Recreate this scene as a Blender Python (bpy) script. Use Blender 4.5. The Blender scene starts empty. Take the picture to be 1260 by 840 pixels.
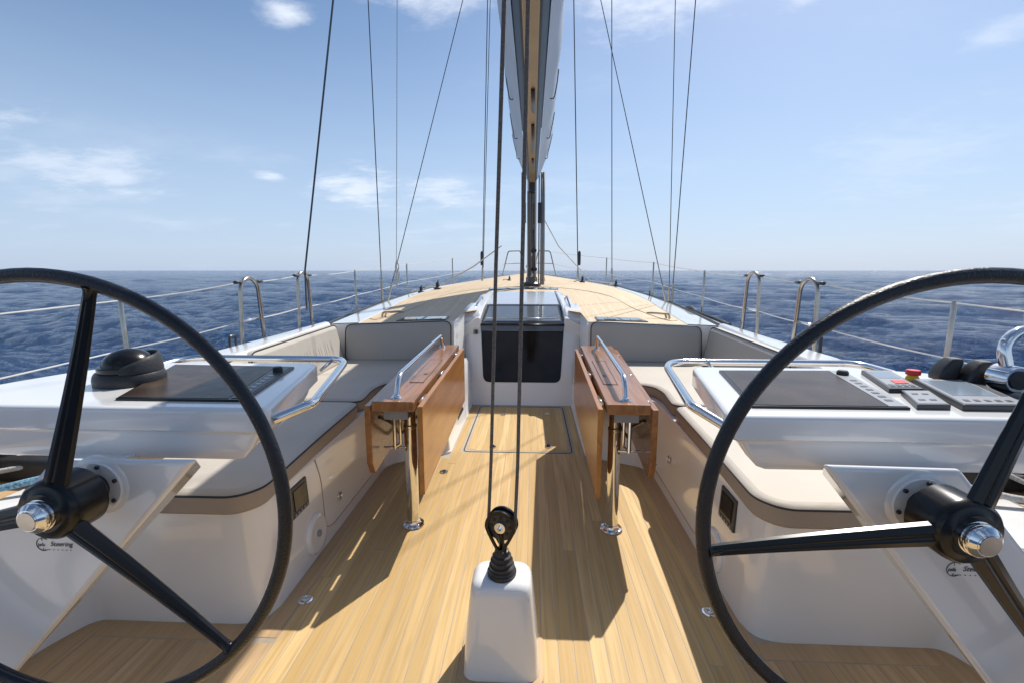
import bpy, bmesh, math, random
import numpy as np
from mathutils import Vector, Matrix
random.seed(7)
R = math.radians
S = bpy.context.scene
COL = S.collection

# ------------------------------------------------------------------ camera
cam = bpy.data.cameras.new('camera'); cam.sensor_width = 36; cam.lens = 16.0
cam.clip_start = 0.05; cam.clip_end = 60000
co = bpy.data.objects.new('camera', cam); COL.objects.link(co)
co.location = (0.104, 0, 1.38)
co.rotation_mode = 'XYZ'; co.rotation_euler = (R(90 - 8.83), 0, R(2.526))
S.camera = co

# ------------------------------------------------------------------ light
SUN_AZ, SUN_EL = 31.5, 50.6          # degrees, azimuth to the right of the bow
w = bpy.data.worlds.new('World'); S.world = w; w.use_nodes = True
nt = w.node_tree; N = nt.nodes; Lk = nt.links; N.clear()
def nd(t, **k):
    n = N.new(t)
    for a, b in k.items(): setattr(n, a, b)
    return n
def mth(op, a, b=None, c=None, clamp=False):
    n = nd('ShaderNodeMath', operation=op, use_clamp=clamp)
    for i, v in enumerate((a, b, c)):
        if v is None: continue
        if isinstance(v, (int, float)): n.inputs[i].default_value = v
        else: Lk.new(v, n.inputs[i])
    return n.outputs[0]
out = nd('ShaderNodeOutputWorld'); bg = nd('ShaderNodeBackground'); bg.inputs[1].default_value = 0.085
sky = nd('ShaderNodeTexSky', sky_type='NISHITA', sun_disc=False)
sky.sun_elevation = R(SUN_EL); sky.sun_rotation = R(SUN_AZ)
sky.air_density = 1.0; sky.dust_density = 0.9; sky.ozone_density = 3.0; sky.altitude = 0
tc = nd('ShaderNodeTexCoord'); sp = nd('ShaderNodeSeparateXYZ'); Lk.new(tc.outputs['Generated'], sp.inputs[0])
X, Y, Z = sp.outputs
den = mth('ADD', mth('MAXIMUM', Z, 0.0), 0.16)
cb = nd('ShaderNodeCombineXYZ'); Lk.new(mth('DIVIDE', X, den), cb.inputs[0]); Lk.new(mth('DIVIDE', Y, den), cb.inputs[1])
def cnoise(scale, detail, off, rough=.55):
    mp = nd('ShaderNodeMapping'); mp.inputs['Location'].default_value = off; mp.inputs['Scale'].default_value = (1, 1.35, 1)
    Lk.new(cb.outputs[0], mp.inputs[0])
    n = nd('ShaderNodeTexNoise'); n.inputs['Scale'].default_value = scale; n.inputs['Detail'].default_value = detail
    n.inputs['Roughness'].default_value = rough; Lk.new(mp.outputs[0], n.inputs['Vector']); return n.outputs['Fac']
def ramp(v, a, b):
    n = nd('ShaderNodeMapRange', interpolation_type='SMOOTHSTEP'); n.inputs[1].default_value = a; n.inputs[2].default_value = b
    Lk.new(v, n.inputs[0]); return n.outputs[0]
big = cnoise(.55, 3, (3.1, 1.7, 0)); puff = cnoise(2.1, 9, (8.0, 2.0, 0), .6); thin = cnoise(.9, 7, (1.3, 5.2, 2), .62)
cl1 = mth('MULTIPLY', mth('MULTIPLY', ramp(Z, .40, .60), .5), ramp(mth('ADD', mth('MULTIPLY', big, .55), mth('MULTIPLY', puff, .6)), .54, .70))
cl2 = mth('MULTIPLY', ramp(thin, .55, .85), .16)
band = mth('MULTIPLY', mth('MULTIPLY', ramp(Z, .02, .10), mth('SUBTRACT', 1.0, ramp(Z, .14, .26))), ramp(mth('ADD', mth('MULTIPLY', big, .5), mth('MULTIPLY', puff, .6)), .54, .68))
# separate cloud banks: direction, angular radius, strength
dirn = nd('ShaderNodeVectorMath', operation='MULTIPLY'); Lk.new(tc.outputs['Generated'], dirn.inputs[0]); dirn.inputs[1].default_value = (1, 1, 2.1)
det = cnoise(5.5, 9, (2.0, 4.0, 1), .62); det2 = mth('ADD', mth('MULTIPLY', det, .62), mth('MULTIPLY', puff, .45))
pat = None
for dx, dy, dz, rad, amp_ in [(-0.41, 0.81, 0.419, 0.075, 1.0), (-0.19, 0.854, 0.484, 0.16, 0.9), (0.194, 0.855, 0.481, 0.26, 1.0), (0.416, 0.805, 0.424, 0.07, 1.0), (0.631, 0.708, 0.317, 0.08, 0.45), (-0.718, 0.677, 0.161, 0.1, 0.55), (-0.675, 0.722, 0.15, 0.14, 0.6), (-0.482, 0.859, 0.174, 0.05, 0.75), (-0.347, 0.923, 0.167, 0.13, 0.8), (-0.186, 0.97, 0.158, 0.12, 0.7), (-0.834, 0.516, 0.194, 0.3, 0.7), (0.595, 0.783, 0.181, 0.22, 0.25)]:
    ds = nd('ShaderNodeVectorMath', operation='DISTANCE'); Lk.new(dirn.outputs[0], ds.inputs[0]); ds.inputs[1].default_value = (dx, dy, dz * 2.1)
    v = mth('SUBTRACT', 1.0, mth('DIVIDE', ds.outputs['Value'], rad), clamp=True)
    v = mth('MULTIPLY', ramp(mth('ADD', mth('MULTIPLY', v, .40), det2), .64, .98), amp_ * .85)
    v = mth('MULTIPLY', v, ramp(mth('SUBTRACT', 1.0, mth('DIVIDE', ds.outputs['Value'], rad * 1.15)), 0, .25))
    pat = v if pat is None else mth('MAXIMUM', pat, v)
haze = mth('MULTIPLY', mth('SUBTRACT', 1.0, ramp(Z, .0, .54)), .76)
cl = mth('ADD', mth('MAXIMUM', cl1, cl2), mth('MAXIMUM', mth('MULTIPLY', band, .16), mth('MULTIPLY', pat, .95)), clamp=True)
mh = nd('ShaderNodeMixRGB'); Lk.new(haze, mh.inputs[0]); hs = nd('ShaderNodeHueSaturation'); hs.inputs['Saturation'].default_value = 1.10; hs.inputs['Hue'].default_value = .498; hs.inputs['Value'].default_value = 1.14; Lk.new(sky.outputs[0], hs.inputs['Color']); Lk.new(hs.outputs[0], mh.inputs[1]); mh.inputs[2].default_value = (5.5, 6.9, 9.2, 1)
mc = nd('ShaderNodeMixRGB'); Lk.new(cl, mc.inputs[0]); Lk.new(mh.outputs[0], mc.inputs[1]); mc.inputs[2].default_value = (9.6, 10.2, 11.2, 1)
Lk.new(mc.outputs[0], bg.inputs[0]); Lk.new(bg.outputs[0], out.inputs[0])

sl = bpy.data.lights.new('sun', 'SUN'); sl.energy = 4.5; sl.angle = R(.53); sl.color = (1, .95, .87)
so = bpy.data.objects.new('sun', sl); COL.objects.link(so)
sd = Vector((math.sin(R(SUN_AZ)) * math.cos(R(SUN_EL)), math.cos(R(SUN_AZ)) * math.cos(R(SUN_EL)), math.sin(R(SUN_EL))))
so.rotation_euler = sd.to_track_quat('Z', 'Y').to_euler()
S.view_settings.view_transform = 'Standard'; S.view_settings.look = 'None'
S.view_settings.exposure = 0.28; S.view_settings.gamma = 1.0
try: S.cycles.max_bounces = 8
except Exception: pass

# ------------------------------------------------------------------ materials
def newmat(name):
    m = bpy.data.materials.new(name); m.use_nodes = True
    return m, m.node_tree.nodes['Principled BSDF'], m.node_tree
def plain(name, col, rough=.5, metal=0, coat=0, var=.06, nscale=6, bump=0, bscale=80, spec=.5, rvar=.0):
    m, p, t = newmat(name)
    p.inputs['Roughness'].default_value = rough; p.inputs['Metallic'].default_value = metal
    p.inputs['Coat Weight'].default_value = coat; p.inputs['Coat Roughness'].default_value = .05
    p.inputs['Specular IOR Level'].default_value = spec
    tc = t.nodes.new('ShaderNodeTexCoord'); n = t.nodes.new('ShaderNodeTexNoise'); n.inputs['Scale'].default_value = nscale; n.inputs['Detail'].default_value = 6
    t.links.new(tc.outputs['Object'], n.inputs['Vector'])
    r = t.nodes.new('ShaderNodeValToRGB'); r.color_ramp.elements[0].position = .3; r.color_ramp.elements[1].position = .7
    r.color_ramp.elements[0].color = (*[c * (1 - var) for c in col], 1); r.color_ramp.elements[1].color = (*[min(1, c * (1 + var)) for c in col], 1)
    t.links.new(n.outputs['Fac'], r.inputs[0]); t.links.new(r.outputs[0], p.inputs['Base Color'])
    if rvar:
        mr = t.nodes.new('ShaderNodeMapRange'); mr.inputs[3].default_value = max(.02, rough - rvar); mr.inputs[4].default_value = rough + rvar
        n3 = t.nodes.new('ShaderNodeTexNoise'); n3.inputs['Scale'].default_value = nscale * 3; n3.inputs['Detail'].default_value = 5
        t.links.new(tc.outputs['Object'], n3.inputs['Vector']); t.links.new(n3.outputs['Fac'], mr.inputs[0]); t.links.new(mr.outputs[0], p.inputs['Roughness'])
    if bump:
        n2 = t.nodes.new('ShaderNodeTexNoise'); n2.inputs['Scale'].default_value = bscale; n2.inputs['Detail'].default_value = 4
        b = t.nodes.new('ShaderNodeBump'); b.inputs['Strength'].default_value = bump; b.inputs['Distance'].default_value = .01
        t.links.new(tc.outputs['Object'], n2.inputs['Vector']); t.links.new(n2.outputs['Fac'], b.inputs['Height']); t.links.new(b.outputs[0], p.inputs['Normal'])
    return m
GEL = plain('white_gelcoat', (.785, .77, .75), .12, var=.015, nscale=2.5, coat=.6, bump=.04, bscale=4, rvar=.04)
GEL_SKY = plain('sky_tinted_gelcoat', (.52, .56, .61), .12, var=.02, coat=.5)  # blue-grey of the reflected sky put into the hood's colour
STEEL = plain('stainless_steel', (.78, .78, .78), .10, metal=1, var=.04, nscale=30, rvar=.05)
STEEL_DULL = plain('dull_brown_steel', (.46, .41, .35), .22, metal=1, var=.15, nscale=20)  # dull brown metal, tone varied by noise
WIRE = plain('rigging_wire', (.10, .105, .12), .4, metal=.6, var=.1)
WIRE_L = plain('lifeline_wire', (.62, .61, .58), .45, var=.1)
BLACKG = plain('gloss_black', (.007, .007, .007), .24, coat=.0, var=.1, rvar=.05, spec=.35)
RUBBER = plain('black_rubber', (.018, .018, .019), .45, var=.15, bump=.1)
LEATHER = plain('navy_rim_covering', (.010, .012, .017), .30, var=.2, bump=.3, bscale=160, spec=.4, rvar=.08)
GLASSD = plain('dark_screen_glass', (.020, .016, .013), .05, coat=0, var=.5, nscale=3, spec=.32)
SCREEN = plain('matte_screen', (.052, .036, .027), .30, var=.4, nscale=5, rvar=.1, spec=.12)
LCD = plain('lcd_display', (.21, .26, .32), .18, var=.04)
CASE = plain('dark_case', (.030, .031, .035), .35, var=.1)
CASE_G = plain('grey_case', (.26, .27, .29), .35, var=.05)
KEY = plain('light_key', (.5, .5, .52), .4)
RED = plain('red_plastic', (.65, .03, .02), .35); YELLOW = plain('yellow_plastic', (.75, .55, .03), .4)
VINYL = plain('cushion_cream', (.475, .43, .37), .62, var=.05, nscale=3, bump=.28, bscale=14)
VINYL_S = plain('cushion_taupe_band', (.36, .29, .225), .6, var=.05, nscale=3, bump=.12, bscale=12)
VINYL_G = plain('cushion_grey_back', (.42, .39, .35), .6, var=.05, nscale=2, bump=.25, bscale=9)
PIPE = plain('black_piping', (.02, .02, .025), .5)
ROPE_G = plain('grey_rope', (.165, .145, .13), .8, var=.3, nscale=120, bump=.8, bscale=260)
ROPE_W = plain('white_rope', (.6, .58, .53), .8, var=.2, nscale=140, bump=.8, bscale=260)
ROPE_B = plain('blue_flecked_rope', (.22, .42, .55), .8, var=.7, nscale=90, bump=.8, bscale=260)
MAST = plain('mast_brown_gloss', (.085, .055, .032), .2, coat=.6, var=.2, nscale=2)
CARBON = plain('boom_dark', (.055, .075, .105), .5, coat=0, var=.1, spec=.25)
TEAK_REFL = plain('boom_teak_reflection', (.34, .25, .14), .35, metal=.3, var=.3, nscale=1.4)  # warm reflection of the teak deck put into the base colour
BAG = plain('sail_bag_cloth', (.50, .57, .66), .5, var=.06, nscale=1.2, bump=.6, bscale=3)
CAULK = plain('deck_caulk', (.40, .34, .26), .6, var=.1)
HULLW = plain('hull_white', (.75, .75, .75), .25)
PORTG = plain('port_glass', (.10, .115, .13), .06, coat=.6, var=.05)

def teak(name, c1, c2, c3, mode, freq=1.0):
    """mode 'plank': one tint per plank object; mode 'sheet': strips and seams from the deck's own u coordinate"""
    m, p, t = newmat(name); nn = t.nodes; l = t.links
    p.inputs['Roughness'].default_value = .58; p.inputs['Specular IOR Level'].default_value = .3
    tc = nn.new('ShaderNodeTexCoord'); mp = nn.new('ShaderNodeMapping'); n = nn.new('ShaderNodeTexNoise'); n2 = nn.new('ShaderNodeTexNoise')
    src = tc.outputs['Object'] if mode == 'plank' else tc.outputs['UV']
    oi = nn.new('ShaderNodeObjectInfo'); ad = nn.new('ShaderNodeVectorMath'); ad.operation = 'ADD'
    ml = nn.new('ShaderNodeMath'); ml.operation = 'MULTIPLY'; ml.inputs[1].default_value = 37 if mode == 'plank' else 0
    l.new(oi.outputs['Random'], ml.inputs[0]); cx = nn.new('ShaderNodeCombineXYZ'); l.new(ml.outputs[0], cx.inputs[2]); l.new(ml.outputs[0], cx.inputs[1])
    l.new(src, ad.inputs[0]); l.new(cx.outputs[0], ad.inputs[1]); l.new(ad.outputs[0], mp.inputs[0])
    mp.inputs['Scale'].default_value = (70, 2.2, 20)
    l.new(mp.outputs[0], n.inputs['Vector']); n.inputs['Scale'].default_value = 1; n.inputs['Detail'].default_value = 5; n.inputs['Distortion'].default_value = .6
    mp2 = nn.new('ShaderNodeMapping'); mp2.inputs['Scale'].default_value = (9, .9, 3); l.new(ad.outputs[0], mp2.inputs[0])
    l.new(mp2.outputs[0], n2.inputs['Vector']); n2.inputs['Scale'].default_value = 1; n2.inputs['Detail'].default_value = 3
    if mode == 'plank': tint = oi.outputs['Random']
    else:
        sx = nn.new('ShaderNodeSeparateXYZ'); l.new(tc.outputs['UV'], sx.inputs[0])
        k = nn.new('ShaderNodeMath'); k.operation = 'MULTIPLY'; k.inputs[1].default_value = freq; l.new(sx.outputs[0], k.inputs[0])
        fl = nn.new('ShaderNodeMath'); fl.operation = 'FLOOR'; l.new(k.outputs[0], fl.inputs[0])
        wn = nn.new('ShaderNodeTexWhiteNoise'); wn.noise_dimensions = '1D'; l.new(fl.outputs[0], wn.inputs['W']); tint = wn.outputs['Value']
        fr = nn.new('ShaderNodeMath'); fr.operation = 'FRACT'; l.new(k.outputs[0], fr.inputs[0])
        pp = nn.new('ShaderNodeMath'); pp.operation = 'PINGPONG'; pp.inputs[1].default_value = .5; l.new(k.outputs[0], pp.inputs[0])
        lt = nn.new('ShaderNodeMath'); lt.operation = 'LESS_THAN'; lt.inputs[1].default_value = .05; l.new(pp.outputs[0], lt.inputs[0])
    def mix(f, a, b):
        q = nn.new('ShaderNodeMixRGB')
        if isinstance(f, float): q.inputs[0].default_value = f
        else: l.new(f, q.inputs[0])
        for i, v in ((1, a), (2, b)):
            if isinstance(v, tuple): q.inputs[i].default_value = (*v, 1)
            else: l.new(v, q.inputs[i])
        return q.outputs[0]
    a = mix(tint, c1, c2)
    r = nn.new('ShaderNodeMapRange'); r.inputs[1].default_value = .42; r.inputs[2].default_value = .72; r.inputs[4].default_value = .75; l.new(n.outputs['Fac'], r.inputs[0])
    b = mix(r.outputs[0], a, c3)
    r2 = nn.new('ShaderNodeMapRange'); r2.inputs[1].default_value = .35; r2.inputs[2].default_value = .75; r2.inputs[4].default_value = .5; l.new(n2.outputs['Fac'], r2.inputs[0])
    c = mix(r2.outputs[0], b, tuple(x * .78 for x in c1))
    if mode == 'sheet':
        sm = nn.new('ShaderNodeMath'); sm.operation = 'MULTIPLY'; sm.inputs[1].default_value = .45; l.new(lt.outputs[0], sm.inputs[0])
        c = mix(sm.outputs[0], c, (.33, .25, .17))
    l.new(c, p.inputs['Base Color'])
    bp = nn.new('ShaderNodeBump'); bp.inputs['Strength'].default_value = .25; bp.inputs['Distance'].default_value = .002
    l.new(n.outputs['Fac'], bp.inputs['Height']); l.new(bp.outputs[0], p.inputs['Normal'])
    return m
TEAK = teak('teak_planks', (.52, .345, .145), (.70, .49, .235), (.41, .265, .105), 'plank')
TEAK_D = teak('teak_planks_helm', (.50, .33, .17), (.62, .43, .24), (.42, .26, .13), 'plank')
DECKT = teak('teak_deck', (.60, .46, .29), (.68, .53, .35), (.50, .37, .22), 'sheet', 18)
MARG = teak('teak_margin', (.52, .35, .19), (.56, .38, .21), (.44, .28, .15), 'plank')

def mahog(name, c1, c2, rough=.2):
    m, p, t = newmat(name); nn = t.nodes; l = t.links
    p.inputs['Roughness'].default_value = rough; p.inputs['Coat Weight'].default_value = .3; p.inputs['Coat Roughness'].default_value = .2; p.inputs['Specular IOR Level'].default_value = .4
    tc = nn.new('ShaderNodeTexCoord'); mp = nn.new('ShaderNodeMapping'); mp.inputs['Scale'].default_value = (26, 1.6, 16)
    n = nn.new('ShaderNodeTexNoise'); n.inputs['Scale'].default_value = 1; n.inputs['Detail'].default_value = 7; n.inputs['Distortion'].default_value = 1.2
    l.new(tc.outputs['Object'], mp.inputs[0]); l.new(mp.outputs[0], n.inputs['Vector'])
    r = nn.new('ShaderNodeValToRGB'); r.color_ramp.elements[0].position = .34; r.color_ramp.elements[1].position = .68
    r.color_ramp.elements[0].color = (*c1, 1); r.color_ramp.elements[1].color = (*c2, 1)
    l.new(n.outputs['Fac'], r.inputs[0]); l.new(r.outputs[0], p.inputs['Base Color'])
    return m
WOOD = mahog('varnished_mahogany', (.23, .098, .035), (.36, .165, .062), .26)
WOOD_LIT = mahog('mahogany_lit_leaf', (.33, .135, .030), (.46, .205, .055), .30)  # sunlit copy of the mahogany, the light put into its grain colours

def sea_mat():
    m, p, t = newmat('sea_water'); nn = t.nodes; l = t.links
    p.inputs['Base Color'].default_value = (.004, .046, .150, 1); p.inputs['Roughness'].default_value = .05; p.inputs['Specular IOR Level'].default_value = .34
    p.inputs['IOR'].default_value = 1.333
    tc = nn.new('ShaderNodeTexCoord'); prev = None
    for sc, st, det in ((.9, 1.0, 6), (3.6, 1.0, 6), (12, 1.0, 3)):
        mp = nn.new('ShaderNodeMapping'); mp.inputs['Scale'].default_value = (.95, 1.1, 1); mp.inputs['Rotation'].default_value = (0, 0, R(12 + sc * 3))
        n = nn.new('ShaderNodeTexNoise'); n.inputs['Scale'].default_value = sc; n.inputs['Detail'].default_value = det; n.inputs['Roughness'].default_value = .6
        b = nn.new('ShaderNodeBump'); b.inputs['Strength'].default_value = st; b.inputs['Distance'].default_value = .95 / sc ** .95
        l.new(tc.outputs['Object'], mp.inputs[0]); l.new(mp.outputs[0], n.inputs['Vector']); l.new(n.outputs['Fac'], b.inputs['Height'])
        if prev: l.new(prev, b.inputs['Normal'])
        prev = b.outputs[0]
    l.new(prev, p.inputs['Normal'])
    return m
SEA = sea_mat()

# ------------------------------------------------------------------ helpers
def tag(o, label=None, cat=None, group=None, kind=None):
    if label: o['label'] = label
    if cat: o['category'] = cat
    if group: o['group'] = group
    if kind: o['kind'] = kind
    return o
def empty(name, loc, label, cat, group=None, rz=0):
    o = bpy.data.objects.new(name, None); COL.objects.link(o); o.location = loc; o.rotation_euler.z = rz
    o.empty_display_size = .1
    return tag(o, label, cat, group)
class MB:
    def __init__(s): s.v = []; s.f = []; s.mi = []; s.sm = []
    def add(s, vs, fs, mi=0, smooth=True):
        b = len(s.v); s.v += [tuple(v) for v in vs]
        for f in fs: s.f.append([b + i for i in f]); s.mi.append(mi); s.sm.append(smooth)
    def box(s, a, b, mi=0):
        x0, y0, z0 = a; x1, y1, z1 = b
        s.prism([(x0, y0), (x1, y0), (x1, y1), (x0, y1)], z0, z1, mi)
    def prism(s, poly, z0, z1, mi=0):
        n = len(poly); vs = [(x, y, z0) for x, y in poly] + [(x, y, z1) for x, y in poly]
        fs = [list(range(n))[::-1], [n + i for i in range(n)]] + [[i, (i + 1) % n, n + (i + 1) % n, n + i] for i in range(n)]
        s.add(vs, fs, mi, False)
    def rings(s, rings, closed=True, cap=True, mi=0, smooth=True):
        n = len(rings[0]); vs = [p for r in rings for p in r]; fs = []
        for k in range(len(rings) - 1):
            for i in range(n if closed else n - 1):
                j = (i + 1) % n; fs.append([k * n + i, k * n + j, (k + 1) * n + j, (k + 1) * n + i])
        s.add(vs, fs, mi, smooth)
        if cap:
            s.add(rings[0], [list(range(n))[::-1]], mi, False); s.add(rings[-1], [list(range(n))], mi, False)
    def tube(s, pts, r, seg=10, mi=0, closed=False, rad=None, flat=1.0):
        pts = [Vector(p) for p in pts]; n = len(pts); rings = []; up = None
        for i in range(n):
            if closed: d = pts[(i + 1) % n] - pts[i - 1]
            else: d = pts[min(i + 1, n - 1)] - pts[max(i - 1, 0)]
            d.normalize()
            if up is None: up = d.orthogonal().normalized()
            up = (up - d * up.dot(d)).normalized(); sd_ = d.cross(up)
            rr = rad[i] if rad else r
            rings.append([pts[i] + (up * math.cos(2 * math.pi * k / seg) + sd_ * math.sin(2 * math.pi * k / seg) * flat) * rr for k in range(seg)])
        if closed: rings.append(rings[0]); s.rings(rings, cap=False, mi=mi)
        else: s.rings(rings, mi=mi)
    def lathe(s, prof, seg=28, mi=0, axis='z', o=(0, 0, 0)):
        rings = []
        for r, h in prof:
            ring = []
            for k in range(seg):
                a = 2 * math.pi * k / seg; c_, s_ = r * math.cos(a), r * math.sin(a)
                p = {'z': (c_, s_, h), 'y': (c_, h, s_), 'x': (h, c_, s_)}[axis]
                ring.append((p[0] + o[0], p[1] + o[1], p[2] + o[2]))
            rings.append(ring)
        s.rings(rings, mi=mi)
    def build(s, name, mats, parent=None, bevel=0, seg=2, kind=None, recalc=True, ang=35):
        me = bpy.data.meshes.new(name); me.from_pydata(s.v, [], s.f)
        if not isinstance(mats, (list, tuple)): mats = [mats]
        for m in mats: me.materials.append(m)
        me.polygons.foreach_set('material_index', s.mi); me.polygons.foreach_set('use_smooth', s.sm if not bevel else [True] * len(s.sm))
        if recalc:
            bm = bmesh.new(); bm.from_mesh(me); bmesh.ops.remove_doubles(bm, verts=bm.verts, dist=1e-6)
            bmesh.ops.recalc_face_normals(bm, faces=bm.faces)
            if not bevel:
                for ed in bm.edges:
                    if len(ed.link_faces) == 2 and ed.calc_face_angle(0) > R(38): ed.smooth = False
            bm.to_mesh(me); bm.free()
        o = bpy.data.objects.new(name, me); COL.objects.link(o)
        if parent: o.parent = parent
        if bevel:
            md = o.modifiers.new('bevel', 'BEVEL'); md.width = bevel; md.segments = seg; md.limit_method = 'ANGLE'; md.angle_limit = R(ang); md.harden_normals = True
        if kind: o['kind'] = kind
        return o
def smooth_path(pts, n=6, closed=False):
    P = [Vector(p) for p in pts]; out_ = []; m = len(P)
    rng = range(m) if closed else range(m - 1)
    for i in rng:
        p0 = P[i - 1] if (i > 0 or closed) else P[0]; p1 = P[i]; p2 = P[(i + 1) % m]; p3 = P[(i + 2) % m] if (i + 2 < m or closed) else P[-1]
        for k in range(n):
            t = k / n
            out_.append(.5 * ((2 * p1) + (p2 - p0) * t + (2 * p0 - 5 * p1 + 4 * p2 - p3) * t * t + (3 * p1 - p0 - 3 * p2 + p3) * t ** 3))
    if not closed: out_.append(P[-1])
    return out_
def round_path(pts, r, n=6):
    """polyline with filleted corners"""
    P = [Vector(p) for p in pts]; o = [P[0]]
    for i in range(1, len(P) - 1):
        a = (P[i - 1] - P[i]); b = (P[i + 1] - P[i]); rr = min(r, a.length * .49, b.length * .49)
        s_ = P[i] + a.normalized() * rr; e_ = P[i] + b.normalized() * rr
        for k in range(n + 1):
            t = k / n; o.append(s_ * (1 - t) ** 2 + P[i] * 2 * t * (1 - t) + e_ * t * t)
    o.append(P[-1]); return o
def copy_tree(o, parent=None):
    c_ = o.copy(); COL.objects.link(c_)
    if parent: c_.parent = parent
    for ch in list(o.children): copy_tree(ch, c_)
    return c_
def rpoly(pts, r, n=5):
    """2D polygon with rounded corners, r one value or one per corner"""
    m = len(pts); o = []
    for i in range(m):
        rr = r[i] if isinstance(r, (list, tuple)) else r
        p = Vector(pts[i]); a = Vector(pts[i - 1]) - p; b = Vector(pts[(i + 1) % m]) - p
        rr = min(rr, a.length * .48, b.length * .48)
        if rr < 1e-4: o.append(tuple(p)); continue
        s_ = p + a.normalized() * rr; e_ = p + b.normalized() * rr
        for k in range(n + 1):
            t = k / n; q = s_ * (1 - t) ** 2 + p * 2 * t * (1 - t) + e_ * t * t; o.append((q.x, q.y))
    return o
def offset(poly, d):
    """move polygon outline inwards by d (either winding)"""
    n = len(poly); area = sum(poly[i][0] * poly[(i + 1) % n][1] - poly[(i + 1) % n][0] * poly[i][1] for i in range(n)); sg = 1 if area > 0 else -1
    o = []
    for i in range(n):
        a = Vector(poly[i]) - Vector(poly[i - 1]); b = Vector(poly[(i + 1) % n]) - Vector(poly[i])
        a.normalize(); b.normalize(); na = Vector((-a.y, a.x)) * sg; nb = Vector((-b.y, b.x)) * sg
        m_ = (na + nb); 
        if m_.length < 1e-6: m_ = na
        m_.normalize(); k = d / max(.35, m_.dot(na)); o.append((poly[i][0] + m_.x * k, poly[i][1] + m_.y * k))
    return o
def pad(mb, poly, z0, z1, r, n=4, mi=0):
    """slab with softly rounded top edge"""
    rings = [[(x, y, z0) for x, y in poly], [(x, y, z1 - r) for x, y in poly]]
    for k in range(1, n + 1):
        a = math.pi / 2 * k / n; pl = offset(poly, r * (1 - math.cos(a)))
        rings.append([(x, y, z1 - r + r * math.sin(a)) for x, y in pl])
    mb.rings(rings, mi=mi)

# ------------------------------------------------------------------ sea
def make_sea():
    rng = np.random.default_rng(5)
    ang = np.concatenate([np.linspace(-78, 78, 640), np.linspace(82, 278, 60)]) * math.pi / 180
    rr = 3.0 * np.cumprod(np.full(860, 1.0100)); rr = rr[rr < 12000]; rr = np.concatenate([[.5], rr, np.array([1.0, 1.6, 3.2]) * rr[-1] * 1.4])
    A, Q = np.meshgrid(ang, rr); x = Q * np.sin(A); y = Q * np.cos(A); z = np.zeros_like(x)
    cell = Q * .0100
    for i in range(120):
        lam = .38 * (15 / .38) ** (rng.random() ** 1.45); th = R(208) + rng.normal() * .42; kx, ky = math.sin(th), math.cos(th)
        k = 2 * math.pi / lam; ph = rng.random() * 6.28; amp = .0076 * lam ** .74 * rng.uniform(.6, 1.3)
        wgt = np.clip(lam / (cell * 3.0) - .7, 0, 1)
        p = k * (kx * x + ky * y) + ph + .6 * np.sin(.35 * x / lam ** .5 + ph) + .6 * np.sin(.31 * y / lam ** .5 - ph)
        z += amp * wgt * (1.9 * np.exp(np.sin(p) - 1) - .9)
    z -= z.mean(); z -= 1.28
    nr, na = x.shape; verts = np.stack([x, y, z], -1).reshape(-1, 3)
    i = np.arange(nr - 1)[:, None] * na; j = np.arange(na)[None, :]; j2 = (j + 1) % na
    f = np.stack([i + j, i + j2, i + na + j2, i + na + j], -1).reshape(-1, 4)
    me = bpy.data.meshes.new('sea'); me.vertices.add(len(verts)); me.vertices.foreach_set('co', verts.ravel())
    me.loops.add(f.size); me.loops.foreach_set('vertex_index', f.ravel().astype(np.int32))
    me.polygons.add(len(f)); me.polygons.foreach_set('loop_start', np.arange(0, f.size, 4, dtype=np.int32)); me.polygons.foreach_set('loop_total', np.full(len(f), 4, dtype=np.int32))
    me.update(); me.validate(); me.polygons.foreach_set('use_smooth', [True] * len(me.polygons)); me.materials.append(SEA)
    if me.polygons[0].normal.z < 0: me.flip_normals()
    o = bpy.data.objects.new('sea', me); COL.objects.link(o); tag(o, kind='structure')
make_sea()

# ------------------------------------------------------------------ hull and deck
YS = [-1.5, 0, 1.0, 2.5, 4.13, 5.3, 6.3, 7.5, 9.0, 10.5, 12.5, 14.5, 15.7, 16.3]
CX = [1.95, 1.95, 1.90, 1.80, 1.76, 1.92, 2.00, 1.96, 1.80, 1.58, 1.16, .62, .25, .05]    # crest half width
CZ = [.80, .80, .80, .82, .887, .900, .93, .985, 1.055, 1.09, 1.15, 1.22, 1.27, 1.28]     # crest height
ZC = [.8, .8, .8, .85, .925, .965, 1.03, 1.085, 1.125, 1.155, 1.20, 1.255, 1.285, 1.29]   # centre line height
TW = [.2, .2, .2, .2, .26, .30, .29, .22, .14, .10, .08, .07, .05, .01]                   # white shoulder width
def lerp(T_, y): return float(np.interp(y, YS, T_))
def deck_z(x, y):
    c_ = lerp(CX, y); return lerp(ZC, y) - (lerp(ZC, y) - lerp(CZ, y)) * min(1, (abs(x) / max(c_, .01))) ** 2.3
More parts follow.
